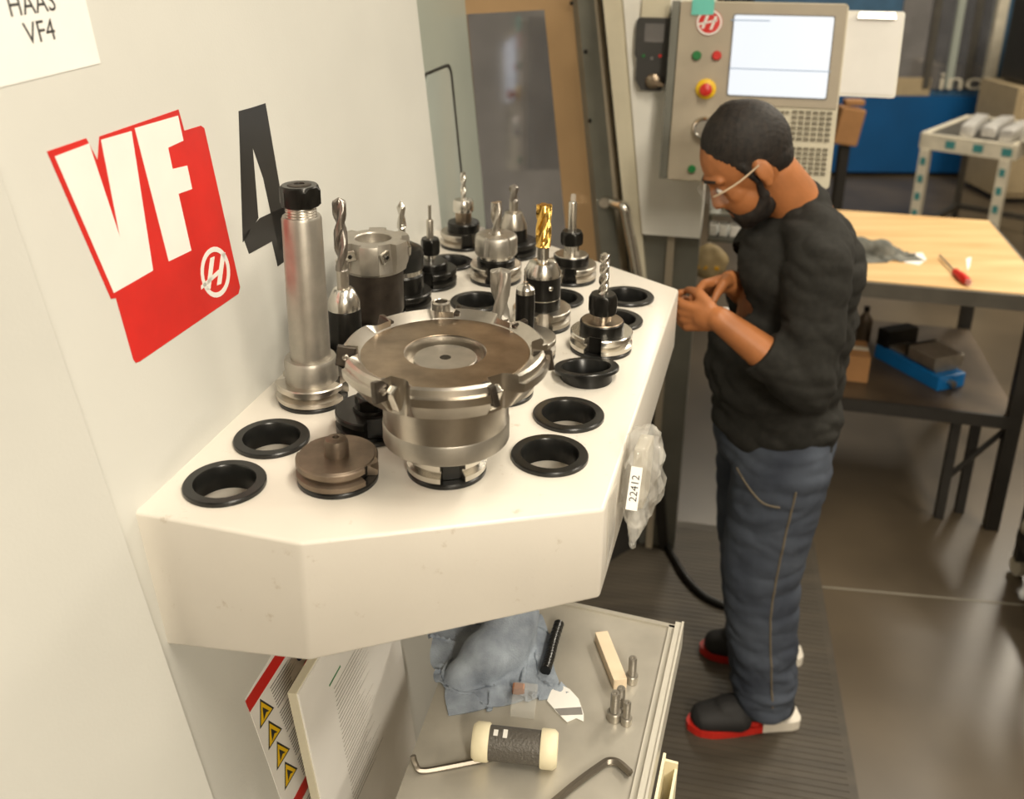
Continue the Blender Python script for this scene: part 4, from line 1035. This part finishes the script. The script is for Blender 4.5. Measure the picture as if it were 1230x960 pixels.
for (x, y) in ((-.03, .03), (BW + .03, .03), (-.03, BD - .05), (BW + .03, BD - .05), (-.20, .05), (-.12, .11)):
    b = nb(); tall = x in (-.03, BW + .03)
    box(b, BZ.pt(x, y, .43 if tall else .2125), (.045 if tall else .03, .045 if tall else .03, .86 if tall else .425), axes(bnn, bd)); obj('leg', b, M_FRAME, bench)
b = nb(); cyl(b, BZ.pt(-.03, .05, .40), BZ.pt(-.20, .05, .16), .01, seg=8); obj('brace', b, M_FRAME, bench)
# on the bench top
p = atz(1058, 306, .9)
b = drape(44, .26, (p.x, p.y), .9, [(p.x, p.y, .915, .045), (p.x - .07, p.y + .03, .915, .045)], (.72, .55, .2), 9, 160)
tag(recenter(obj('shop_rag', b, M_RAGG, smooth=80)), 'crumpled grey shop rag lying on the wooden bench top', 'rag')
FB = Fr(V((0, 0, .9)), ex, ey)
def bp_(pts): return [tuple(atz(x, y, .9))[:2] for x, y in pts]
tag(recenter(obj('white_patch', prism(nb(), FB, bp_([(1086, 305), (1108, 304), (1113, 312), (1104, 319), (1087, 316)]), .0006, .0016), M_PAPER)), 'small flat white patch beside the grey rag on the bench', 'paper')  # thin flat white shape lying on the bench top
tag(recenter(obj('paper_strip', prism(nb(), FB, bp_([(1160, 311), (1167, 309), (1165, 320), (1162, 326)]), .0006, .0016), M_PAPER)), 'narrow white strip behind the red screwdriver on the bench', 'paper')
d0, d1, d2 = atz(1129, 307, .912), atz(1147, 326, .912), atz(1163, 339, .914)
sdv = thing('screwdriver', 'red handled screwdriver lying on the wooden bench top', 'screwdriver', V((d1.x, d1.y, .9)))
obj('blade', cyl(nb(), d0, d1, .004, seg=10), M_STEEL, sdv)
L_ = (d2 - d1).length
obj('handle', lathe(nb(), [(.006, 0), (.013, .006), (.0115, L_ * .25), (.015, L_ * .45), (.015, L_ * .85), (.010, L_), (.002, L_)], 16, zto(d1, d2), rfun=lambda r_, z, t: r_ * (1 + .06 * cos(6 * t))), M_RED, sdv, smooth=40)
obj('end_band', lathe(nb(), [(.006, L_), (.011, L_), (.011, L_ + .012), (.004, L_ + .014)], 16, zto(d1, d2)), M_CLEAR, sdv)
# vise on the lower shelf
v0, v1 = atz(1052, 428, .45), atz(1128, 470, .45)
va = (v1 - v0).normalized(); vb = V((-va.y, va.x, 0))
if vb.x < 0: vb = -vb
vc = (v0 + v1) / 2 + vb * .04; vc.z = .45
VF_ = Fr(vc, va, vb)
sgn = 1 if VF_.w.z > 0 else -1
vis = thing('bench_vise', 'blue steel machine vise with dark jaws on the lower bench shelf', 'vise', vc)
def vbox(nm, x0, x1, y0, y1, z0, z1, m, lb2=None):
    b = nb(); c_ = vc + va * (x0 + x1) / 2 + vb * (y0 + y1) / 2 + Z * (z0 + z1) / 2
    box(b, c_, (abs(x1 - x0), abs(y1 - y0), z1 - z0), axes(va, Z.cross(va)), bev=.004); return obj(nm, b, m, vis, label=lb2)
vl = (v1 - v0).length / 2
vbox('base', -vl, vl, -.05, .075, .0, .055, M_VBLUE)
vbox('bed', -vl, vl * .8, -.035, .06, .055, .068, M_STEELM)
vbox('fixed_jaw', -vl, -vl + .055, -.05, .10, .056, .125, M_DARKM, 'dark fixed jaw')
vbox('moving_jaw', -.0, vl - .03, -.05, .085, .069, .115, M_STEELM)
vbox('jaw_plate', -.012, -.0005, -.05, .085, .069, .118, M_DARKM)
b = nb(); cyl(b, vc + va * vl + Z * .03, vc + va * (vl + .025) + Z * .03, .012, seg=14); obj('screw_end', b, M_STEEL, vis)
# cardboard box and brown bottle on the shelf behind the man
p = atz(1018, 452, .45); cb2 = thing('cardboard_box', 'open brown cardboard box on the lower bench shelf beside the vise', 'box', p)
b = nb(); box(b, (0, .04, .05), (.15, .16, .10), axes(bnn, bd)); obj('carton', b, M_CARD, cb2, True)
b = nb(); box(b, V((0, .04, .1015)) + bnn * .0, (.15, .03, .002), axes(bnn, bd)); obj('packing_tape', b, M_TAPE, cb2, True)
p = atz(1036, 408, .45); bo = thing('oil_bottle', 'brown oil bottle standing between the carton and the vise', 'bottle', p)
part(bo, 'bottle', [(.028, 0), (.030, .004), (.030, .09), (.012, .115), (.010, .13)], M_LSHELF, 24)
part(bo, 'cap', [(.012, .128), (.012, .145), (.006, .147)], M_DARKM, 18)

# ------------------------------------------------------------------ dark stand at the edge of the aisle
p = atz(1217, 690, 0); st = thing('tool_stand', 'dark wheeled tool stand at the aisle edge in front of the bench', 'stand', V((p.x + .06, p.y + .1, 0)))
for (dx, dy) in ((0, 0), (.4, -.1), (-.07, -.28), (.33, -.38)):
    q_ = V((p.x + dx + .01, p.y + dy, 0)); b = nb(); box(b, q_ + Z * .36, (.035, .035, .60), axes(bnn, bd)); obj('post', b, M_FRAME, st)
    b = nb(); cyl(b, q_ + V((-.012, 0, .032)), q_ + V((.012, 0, .032)), .032, seg=18); obj('caster', b, M_TAPE if dx == 0 else M_BLACKP, st)
for zz in (.14, .64):
    b = nb(); box(b, V((p.x + .175, p.y - .19, zz)), (.45, .33, .03), axes(bnn, bd)); obj('deck', b, M_FRAME, st)
b = nb(); ellipsoid(b, V((p.x + .03, p.y - .03, .205)), (.05, .05, .045), None, 3); jitter(b, lambda co: .02 * mnoise.noise(co * 22))
tag(recenter(obj('plastic_wrap', b, M_TAPE, smooth=20)), 'crumpled white plastic wrap on the low deck of the dark stand', 'plastic')

# ------------------------------------------------------------------ shop floor beyond the bench
k = Fr(V((0, 0, .8)), ex, ey)
c_fl, c_fr, c_bl = atz(1110, 160, .8), atz(1218, 174, .8), atz(1070, 128, .8)
cu = (c_fr - c_fl).normalized(); cv = V((-cu.y, cu.x, 0)); cw = (c_fr - c_fl).length; cdp = (c_bl - c_fl).dot(cv)
KF = Fr(c_fl, cu, cv)
kt = thing('taped_table', 'metal table with white taped legs behind the bench', 'table', KF.pt(cw / 2, cdp / 2, -.8))
obj('top', prism(nb(), KF, [(0, 0), (cw, 0), (cw, cdp), (0, cdp)], -.03, -.004), M_EDGE, kt)
for nm, pl in (('front_rail', [(0, -.02), (cw, -.02), (cw, .02), (0, .02)]), ('back_rail', [(0, cdp - .02), (cw, cdp - .02), (cw, cdp + .02), (0, cdp + .02)]), ('side_rail', [(-.02, 0), (.02, 0), (.02, cdp), (-.02, cdp)]), ('side_rail', [(cw - .02, 0), (cw + .02, 0), (cw + .02, cdp), (cw - .02, cdp)])):
    obj(nm, prism(nb(), KF, pl, -.10, .002), M_TAPE, kt)
for (x, y, m_, w_) in ((.03, .0, M_TAPE, .06), (cw - .03, .0, M_TAPE, .06), (.02, cdp, M_EDGE, .04), (cw - .02, cdp, M_EDGE, .04)):
    b = nb(); box(b, KF.pt(x, y, -.45), (w_, w_, .70), axes(cu, cv)); lg = obj('leg', b, m_, kt)
    if m_ is M_TAPE:
        for i in range(5):
            b = nb(); box(b, KF.pt(x, y - w_ / 2 - .001, -.18 - i * .12), (w_ * .55, .003, .05), axes(cu, cv)); obj('teal_mark', b, M_TEALI, lg)
for i in range(5):
    b = nb(); box(b, KF.pt(.18 + i * .17, -.0215, -.05), (.06, .003, .05), axes(cu, cv)); obj('teal_mark', b, M_TEALI, kt)
obj('floor_rail', prism(nb(), KF, [(0, cdp - .02), (cw, cdp - .02), (cw, cdp + .02), (0, cdp + .02)], -.70, -.66), M_EDGE, kt)
obj('floor_rail', prism(nb(), KF, [(0, .02), (.04, .02), (.04, cdp - .02), (0, cdp - .02)], -.70, -.66), M_EDGE, kt)
fl_lab = ['wrapped foil strip at the end of the taped table', 'wrapped foil strip second along the taped table', 'wrapped foil strip in the middle of the taped table', 'wrapped foil strip fourth along the taped table', 'wrapped foil strip nearest the beige cabinet on the taped table']
for i in range(5):
    b = nb(); c_ = KF.pt(.22 + i * .13, .30 + .05 * (i % 2), .05 + .012 * (i % 3)); box(b, c_, (.085, .55, .075), axes((cu + cv * (.12 - .05 * i)).normalized(), cv), bev=.012)
    bmesh.ops.subdivide_edges(b, edges=b.edges[:], cuts=2); jitter(b, lambda co: .012 * mnoise.noise(co * 14))
    mn = min(v.co.z for v in b.verts)
    for v in b.verts: v.co.z += .803 - mn
    tag(recenter(obj('foil_strip', b, M_FOIL, smooth=30)), fl_lab[i], 'foil strip', 'foil strips on the taped table')
# blue machine with a big window
YB = 8.3
def BB(x, y): q_ = aty(x, y, YB); return (q_.x, q_.z)
FBm = Fr(V((0, YB, 0)), ex, Z)            # faces the aisle (-y)
bx0 = 2.2; bx1 = BB(1203, 120)[0]; zt1 = BB(1100, 116)[1]; zt0 = BB(1100, 207)[1]
blu = thing('blue_machine', 'big blue machine with a tall dark window behind the taped table', 'machine', (3.3, YB + .6, 0))
obj('lower_body', prism(nb(), FBm, [(bx0, zt0), (bx1, zt0), (bx1, zt1), (bx0, zt1)], -1.2, 0), M_BLUE, blu)
obj('plinth', prism(nb(), FBm, [(bx0 + .05, 0), (bx1 - .05, 0), (bx1 - .05, zt0 - .002), (bx0 + .05, zt0 - .002)], -1.15, -.08), M_FRAME, blu)
obj('upper_body', prism(nb(), FBm, [(bx0, zt1 + .002), (bx1, zt1 + .002), (bx1, 2.3), (bx0, 2.3)], -1.2, -.06), mat('machine_blue_grey', lin(62, 96, 124), .4), blu)
w0 = BB(1086, 20)[0]; w1 = BB(1196, 20)[0]
obj('window_pane', prism(nb(), FBm, [(w0, zt1 + .06), (w1, zt1 + .06), (w1, 2.15), (w0, 2.15)], -.06, -.045), M_GLASSD, blu)
for xx in (1122, 1150, 1172):
    a = BB(xx, 50)[0]; obj('window_bar', prism(nb(), FBm, [(a - .03, zt1 + .07), (a + .03, zt1 + .07), (a + .03, 2.1), (a - .03, 2.1)], -.044, -.02), M_EDGE if xx != 1150 else M_GREYP, blu)
obj('window_post', prism(nb(), FBm, [(w1 + .01, zt1 + .003), (w1 + .10, zt1 + .003), (w1 + .10, 2.2), (w1 + .01, 2.2)], -.06, 0), M_TAPE, blu)
a, c = BB(1154, 112); obj('lettering', text_bm('ino', FBm, a, c + .03, .22, -.019, .004, sx=1.5), M_TAPE, blu)
obj('red_panel', prism(nb(), FBm, [(BB(1078, 100)[0], zt1 + .004), (BB(1120, 100)[0], zt1 + .004), (BB(1120, 100)[0], zt1 + .16), (BB(1078, 100)[0], zt1 + .16)], -.059, -.03), M_BEIGE, blu)
# brown carton on the blue machine's ledge
YC = 5.0
pcb = aty(1014, 175, YC); bxp = thing('paper_sack', 'brown paper sack hanging beside the console in front of the blue machine', 'sack', (pcb.x, YC, pcb.z))
b = nb(); box(b, (0, .0, .11), (.13, .10, .20), Matrix.Rotation(R(8), 3, 'Y'), bev=.012); obj('bag_body', b, M_CARD, bxp, True)
b = nb(); box(b, (.02, 0, .235), (.10, .06, .03), None, bev=.006); obj('folded_top', b, M_CARD, bxp, True)
b = nb(); box(b, (0, 0, -.5 * pcb.z), (.05, .05, pcb.z), None); stp = tag(recenter(obj('stand_post', b, M_FRAME, None)), 'dark post carrying the brown paper sack behind the console', 'post'); stp.location = (pcb.x, YC, 0)
# beige cabinet and dark gear at the edge
YK = 7.35
def KK(x, y): q_ = aty(x, y, YK); return (q_.x, q_.z)
FK = Fr(V((0, YK, 0)), ex, Z)
ka = KK(1224, 106); kx1 = ka[0] + .8
cab = thing('beige_cabinet', 'tall beige steel cabinet beside the taped table', 'cabinet', (ka[0] + .4, YK + .3, 0))
obj('body', prism(nb(), FK, [(ka[0], .05), (kx1, .05), (kx1, ka[1]), (ka[0], ka[1])], -.6, 0), M_BEIGE, cab)
obj('plinth', prism(nb(), FK, [(ka[0] + .03, 0), (kx1 - .03, 0), (kx1 - .03, .05), (ka[0] + .03, .05)], -.57, -.03), M_FRAME, cab)
obj('door_leaf', prism(nb(), FK, [(ka[0] + .03, .09), (ka[0] + .38, .09), (ka[0] + .38, ka[1] - .04), (ka[0] + .03, ka[1] - .04)], 0, .012), M_BEIGE, cab)
obj('red_badge', prism(nb(), FK, [(ka[0] + .08, ka[1] - .10), (ka[0] + .16, ka[1] - .10), (ka[0] + .16, ka[1] - .06), (ka[0] + .08, ka[1] - .06)], .012, .015), M_BROWNL, cab)
gr = thing('machine_motor', 'dark motor unit with steel fittings on top of the beige cabinet', 'motor', (ka[0] + .35, YK + .3, ka[1]))
b = nb(); box(b, (.05, 0, .36), (.62, .4, .70), None, bev=.03); obj('motor_case', b, M_FRAME, gr, True)
for (x, z, r_) in ((-.20, .12, .05), (-.10, .33, .06), (.02, .20, .045), (-.18, .52, .05)):
    b = nb(); lathe(b, [(r_, 0), (r_, .05), (r_ * .6, .07), (r_ * .2, .07)], 18, Matrix.Translation((x, -.2, z)) @ Matrix.Rotation(R(90), 4, 'X')); obj('fitting', b, M_STEELM, gr, True, smooth=40)

# ------------------------------------------------------------------ the man
man = thing('person', 'man in a black sweater and faded jeans looking down at his hands', 'person', (0.69, 2.05, 0))
tau = R(40)
HF, HU, HY = V((-cos(tau), 0, -sin(tau))), V((-sin(tau), 0, cos(tau))), V((0, 1, 0))
HC_ = V((0.556, 2.035, 1.506))
HM = Matrix((HF, HY, HU)).transposed()        # columns: forward, left/right, up
def hp_(f, y, u): return HC_ + HF * f + HY * y + HU * u
b = nb()
ellipsoid(b, hp_(-.005, 0, .020), (.098, .076, .103), HM)
ellipsoid(b, hp_(.040, 0, -.050), (.060, .060, .070), HM)
ellipsoid(b, hp_(.070, 0, -.104), (.024, .028, .020), HM)
capsule(b, hp_(.088, 0, .012), hp_(.106, 0, -.034), .008, .0125)
for s in (-1, 1):
    ellipsoid(b, hp_(.100, s * .011, -.038), (.010, .009, .008), HM, 2)
    capsule(b, hp_(.090, s * .010, .026), hp_(.074, s * .048, .022), .010, .009)
    ellipsoid(b, hp_(.076, s * .031, .000), (.014, .015, .011), HM, 2)
    ellipsoid(b, hp_(.052, s * .042, -.026), (.030, .018, .030), HM, 2)
    ellipsoid(b, hp_(-.012, s * .080, -.008), (.019, .008, .031), HM @ Matrix.Rotation(s * R(14), 3, 'Z'), 3)
    ellipsoid(b, hp_(-.006, s * .079, -.036), (.010, .007, .011), HM, 2)
capsule(b, hp_(.090, -.016, -.066), hp_(.090, .016, -.066), .009, .009)
capsule(b, hp_(.088, -.014, -.078), hp_(.088, .014, -.078), .009, .009)
capsule(b, hp_(-.030, 0, -.045), V((.705, 2.05, 1.375)), .057, .066)
capsule(b, V((.69, 1.92, 1.335)), V((.69, 2.18, 1.335)), .055, .055)
capsule(b, V((.69, 2.05, 1.28)), V((.68, 2.05, .92)), .11, .12)
# arms
LS, LE, LW = V((.685, 1.875, 1.335)), V((.668, 1.812, 1.070)), V((.478, 1.852, 1.206))
RS, RE, RW = V((.685, 2.225, 1.335)), V((.690, 2.285, 1.085)), V((.545, 2.045, 1.222))
for S_, E_, W_ in ((LS, LE, LW), (RS, RE, RW)):
    capsule(b, S_, E_, .050, .040); md = E_.lerp(W_, .35); capsule(b, E_, md, .040, .043); capsule(b, md, W_, .043, .028)
# legs inside the jeans
for s, H_, K_, A_ in ((-1, V((.685, 1.965, .80)), V((.675, 1.975, .47)), V((.725, 1.945, .07))), (1, V((.69, 2.135, .80)), V((.705, 2.165, .47)), V((.80, 2.19, .07)))):
    capsule(b, H_, K_, .075, .055); capsule(b, K_, A_, .055, .038)
def hand(b, wrist, f, pn, left, sp=1.0, curl=1.0):
    f = f.normalized(); pn = (pn - f * pn.dot(f)).normalized()
    th = pn.cross(f) if left else f.cross(pn)
    w = -th                                             # index -> little
    capsule(b, wrist, wrist + f * .035, .027, .030, flat=(pn, .72))
    for o_, L_ in ((-.026, .082), (-.009, .086), (.009, .083), (.026, .076)):
        capsule(b, wrist + f * .028 + w * o_ * .6, wrist + f * L_ + w * o_, .016, .0115)
    tips = []
    for o_, L_, ln in ((-.028, .084, 1.0), (-.0095, .088, 1.08), (.0095, .085, 1.0), (.028, .077, .82)):
        a = wrist + f * L_ + w * o_ * 1.04
        c1_ = a + (f * .78 + pn * .62 * curl).normalized() * .040 * ln
        c2_ = c1_ + (pn * .95 - f * .12 * curl).normalized() * .025 * ln
        c3_ = c2_ + (pn * .70 - f * .70 * curl).normalized() * .018 * ln
        capsule(b, a, c1_, .0103, .0088, 12); capsule(b, c1_, c2_, .0088, .0080, 12); capsule(b, c2_, c3_, .0080, .0068, 12); tips.append(c3_)
    a = wrist + f * .022 + th * .022 + pn * .006
    c1_ = a + (th * .62 + f * .72 + pn * .35).normalized() * .040
    c2_ = c1_ + (f * .75 + pn * .55 - th * .1).normalized() * .032
    c3_ = c2_ + (f * .7 + pn * .65 - th * .25).normalized() * .022
    capsule(b, a, c1_, .0165, .0125, 12); capsule(b, c1_, c2_, .0120, .0098, 12); capsule(b, c2_, c3_, .0098, .0080, 12)
    return tips, c3_
hand(b, LW, V((-.80, .55, -.12)), V((.52, .83, .12)), True)
hand(b, RW, V((-.88, -.36, -.10)), V((.15, -.72, -.62)), False, curl=.8)
b = fuse(b, .0036, 6)
obj('body', b, M_SKIN, man, smooth=180)
# hair and beard
b = nb(); ellipsoid(b, hp_(-.021, 0, .038), (.099, .0815, .101), HM, 4); ellipsoid(b, hp_(-.030, 0, .075), (.062, .055, .068), HM, 3); ellipsoid(b, hp_(-.046, 0, -.008), (.056, .0665, .058), HM, 4)
for s in (-1, 1): capsule(b, hp_(.018, s * .0690, .025), hp_(.010, s * .0690, -.028), .011, .006)
b = fuse(b, .004, 4); jitter(b, lambda co: .0012 * mnoise.noise(co * 160)); obj('hair', b, M_HAIR, man, smooth=180, label='short black hair')
b = nb(); ellipsoid(b, hp_(.042, 0, -.088), (.0585, .0585, .038), HM, 4); ellipsoid(b, hp_(.071, 0, -.108), (.027, .031, .020), HM, 3)
for s in (-1, 1):
    capsule(b, hp_(.010, s * .0645, -.026), hp_(.022, s * .0535, -.076), .0075, .011)
    capsule(b, hp_(.014, s * .0555, -.062), hp_(.042, s * .046, -.085), .012, .016)
capsule(b, hp_(.0945, -.020, -.056), hp_(.0945, .020, -.056), .0058, .0058)
for s in (-1, 1): capsule(b, hp_(.092, s * .020, -.056), hp_(.080, s * .028, -.085), .0055, .012)
b = fuse(b, .0036, 5); jitter(b, lambda co: .001 * mnoise.noise(co * 150)); obj('beard', b, M_HAIR, man, smooth=180, label='trimmed black beard')
for s in (-1, 1):
    b = nb(); ellipsoid(b, hp_(.0835, s * .031, .000), (.0085, .0115, .0060), HM, 3); ey_ = obj('eye', b, M_WVIN, man, smooth=180)
    b = nb(); ellipsoid(b, hp_(.0915, s * .031, -.001), (.0015, .0045, .0045), HM, 2); obj('iris', b, M_HAIR, ey_, smooth=180)
    b = nb(); capsule(b, hp_(.0975, s * .012, .029), hp_(.084, s * .046, .027), .0042, .003); obj('eyebrow', b, M_HAIR, man, smooth=180)
# clear safety glasses
b = nb()
for s in (-1, 1):
    tube(b, spline([hp_(.104, s * .058, .006), hp_(.085, s * .073, .007), hp_(.04, s * .081, .006), hp_(-.010, s * .088, .012)], 5), .0022, 8)
gl = obj('safety_glasses', b, mat('clear_temple', lin(214, 190, 160), .2), man, smooth=60, label='clear safety glasses')
b = nb(); rows = []
for i in range(15):
    a = R(-68 + i * 136 / 14); row = []
    for u in (.018, .004, -.014, -.024): row.append(b.verts.new(hp_(.062 + .062 * cos(a) - .004 * abs(u) * 40 * .1, .066 * sin(a), u)))
    rows.append(row)
for r0_, r1_ in zip(rows, rows[1:]):
    for k_ in range(3): b.faces.new((r0_[k_], r1_[k_], r1_[k_ + 1], r0_[k_ + 1]))
bmesh.ops.solidify(b, geom=b.faces[:], thickness=.0016); obj('lens', b, M_LENS, gl, smooth=40)
# black sweater
b = nb()
ellipsoid(b, (.695, 2.05, 1.255), (.152, .185, .150))
ellipsoid(b, (.672, 2.05, 1.020), (.168, .172, .200))
ellipsoid(b, (.690, 2.05, .880), (.158, .176, .130))
ellipsoid(b, (.740, 2.05, 1.30), (.088, .150, .100))
ellipsoid(b, (.700, 2.05, 1.140), (.146, .172, .160))
capsule(b, (.700, 2.05, 1.30), (.690, 2.05, 1.395), .105, .074)
for s, S_, E_, W_ in ((-1, LS, LE, LW), (1, RS, RE, RW)):
    capsule(b, V((.70, 2.05 + s * .06, 1.360)), V((.69, 2.05 + s * .165, 1.330)), .075, .072)
    capsule(b, S_ + V((0, 0, -.01)), E_, .074, .062); capsule(b, E_, E_.lerp(W_, .46), .062, .054)
b = fuse(b, .006, 8)
def folds(co):
    n1 = mnoise.noise(V((co.x * 9, co.y * 9, co.z * 22)) + V((2, 5, 1))); n2 = mnoise.noise(V((co.x * 14 + co.z * 16, co.y * 12, co.z * 9)))
    k_ = .65 + .45 * min(1, max(0, (1.15 - co.z) / .25))
    return k_ * (.013 * (abs(n1) - .25) + .016 * (abs(n2) - .25))
jitter(b, folds)
ax_l, ax_r = (LW - LE).normalized(), (RW - RE).normalized()
for v in b.verts:
    if v.co.z < .800 and v.co.y > 1.80: v.co.z = .800 - .15 * (.800 - v.co.z) + .008 * mnoise.noise(v.co * 20)
for E_, W_, A_ in ((LE, LW, ax_l), (RE, RW, ax_r)):
    cu_ = (W_ - E_).length * .52
    for v in b.verts:
        k_ = (v.co - E_).dot(A_)
        if (v.co - E_).length < .35 and k_ > cu_ and ((v.co - E_) - A_ * k_).length < .09 and v.co.x < .63: v.co -= A_ * (k_ - cu_)
for _ in range(6): bmesh.ops.smooth_vert(b, verts=[v for v in b.verts if v.co.z < .845 and v.co.y > 1.80], factor=.5, use_axis_x=True, use_axis_y=True, use_axis_z=True)
obj('sweater', b, M_SHIRT, man, smooth=180, label='black long-sleeved sweater')
# jeans
b = nb(); ellipsoid(b, (.690, 2.05, .830), (.150, .168, .120))
for H_, K_, A_ in ((V((.690, 1.965, .80)), V((.672, 1.975, .47)), V((.712, 1.945, .10))), (V((.69, 2.135, .80)), V((.705, 2.165, .47)), V((.79, 2.19, .10)))):
    capsule(b, H_, K_, .118, .100); capsule(b, K_, A_, .100, .080)
b = fuse(b, .006, 6)
def jf(co):
    n1 = mnoise.noise(V((co.x * 7, co.y * 7, co.z * 17)) + V((7, 1, 2))); n2 = mnoise.noise(V((co.x * 18, co.y * 16, co.z * 30)))
    lo = min(1, max(0, (.35 - co.z) / .2)); return .009 * (abs(n1) - .2) + (.004 + .009 * lo) * (abs(n2) - .25)
jitter(b, jf)
for v in b.verts: v.co.z = max(v.co.z, .075)
from mathutils.bvhtree import BVHTree
jt = BVHTree.FromBMesh(b)
jn = obj('jeans', b, M_JEAN, man, smooth=180, label='faded blue denim jeans')
def onj(x, z):
    h_ = jt.ray_cast(V((x, 1.3, z)), V((0, 1, 0)))[0]
    return h_ if h_ else V((x, 1.85, z))
def seam(nm, pts): 
    obj(nm, tube(nb(), [onj(x, z) + V((0, -.001, 0)) for x, z in pts], .0028, 6), mat('seam_thread', lin(112, 102, 86), .8), jn)
seam('pocket_seam', [(.575 + .085 * i / 10, .790 - .055 * sin(min(1, i / 7) * pi / 2)) for i in range(11)])
seam('side_seam', [(.690 - .012 * sin(i / 24 * pi) + .02 * max(0, (i - 14) / 10), .78 - i * .027) for i in range(25)])
# shoes
def shoe(toe, heel):
    toe, heel = V(toe), V(heel); ax_ = (toe - heel).normalized(); sd_ = V((-ax_.y, ax_.x, 0)); L_ = (toe - heel).length
    prof = [(0.0, .018), (.03, .033), (.10, .037), (.35, .036), (.60, .045), (.80, .046), (.92, .036), (.98, .020), (1.0, .008)]
    def outline(t0, t1, gr=0.0):
        ts = [t0 + (t1 - t0) * i / 14 for i in range(15)]
        def wd(t):
            for (a0, w0_), (a1, w1_) in zip(prof, prof[1:]):
                if a0 <= t <= a1: return w0_ + (w1_ - w0_) * (t - a0) / (a1 - a0)
            return .008
        l_ = [(t * L_, wd(t) + gr) for t in ts]; return l_ + [(x, -y) for x, y in l_[::-1]]
    FS = Fr(V((heel.x, heel.y, 0)), ax_, sd_)
    g = nb(); 
    capsule(g, FS.pt(.055, 0, .068), FS.pt(.20, 0, .058), .040, .040, flat=(sd_, 1.05)); capsule(g, FS.pt(.17, 0, .050), FS.pt(L_ - .042, .0, .043), .043, .032, flat=(sd_, 1.28))
    capsule(g, FS.pt(.065, 0, .07), FS.pt(.075, 0, .105), .042, .044)
    g = fuse(g, .004, 5)
    for v in g.verts: v.co.z = max(v.co.z, .026)
    up_ = obj('shoe', g, M_SHOE, man, smooth=180, label='black shoe with red and white sole')
    zz0 = .0108
    obj('red_sole', prism(nb(), FS, outline(.36, 1.0), zz0, .031), M_SOLER, up_)
    obj('white_sole', prism(nb(), FS, outline(0.0, .358), zz0, .038), M_SOLEW, up_)
    for s in (-1, 1):
        g = nb(); box(g, FS.pt(.15, s * .041, .052), (.05, .006, .012), axes(ax_ + Z * .25, sd_)); obj('red_stripe', g, M_SOLER, up_)
shoe((.510, 1.922, 0), (.812, 1.951, 0)); shoe((.603, 2.208, 0), (.892, 2.177, 0))
# the little indicator he holds
i0, i1 = V((.505, 1.945, 1.188)), V((.415, 1.935, 1.196))
ind = thing('small_gauge', 'small black gauge with a white end held in the hands of the man', 'gauge', (i0 + i1) / 2)
obj('stem', cyl(nb(), i0, i1, .007, seg=14), M_BLACKP, ind)
obj('white_end', lathe(nb(), [(.004, 0), (.010, .002), (.010, .014), (.004, .016)], 16, zto(i0, i0 + (i0 - i1))), M_WVIN, ind)
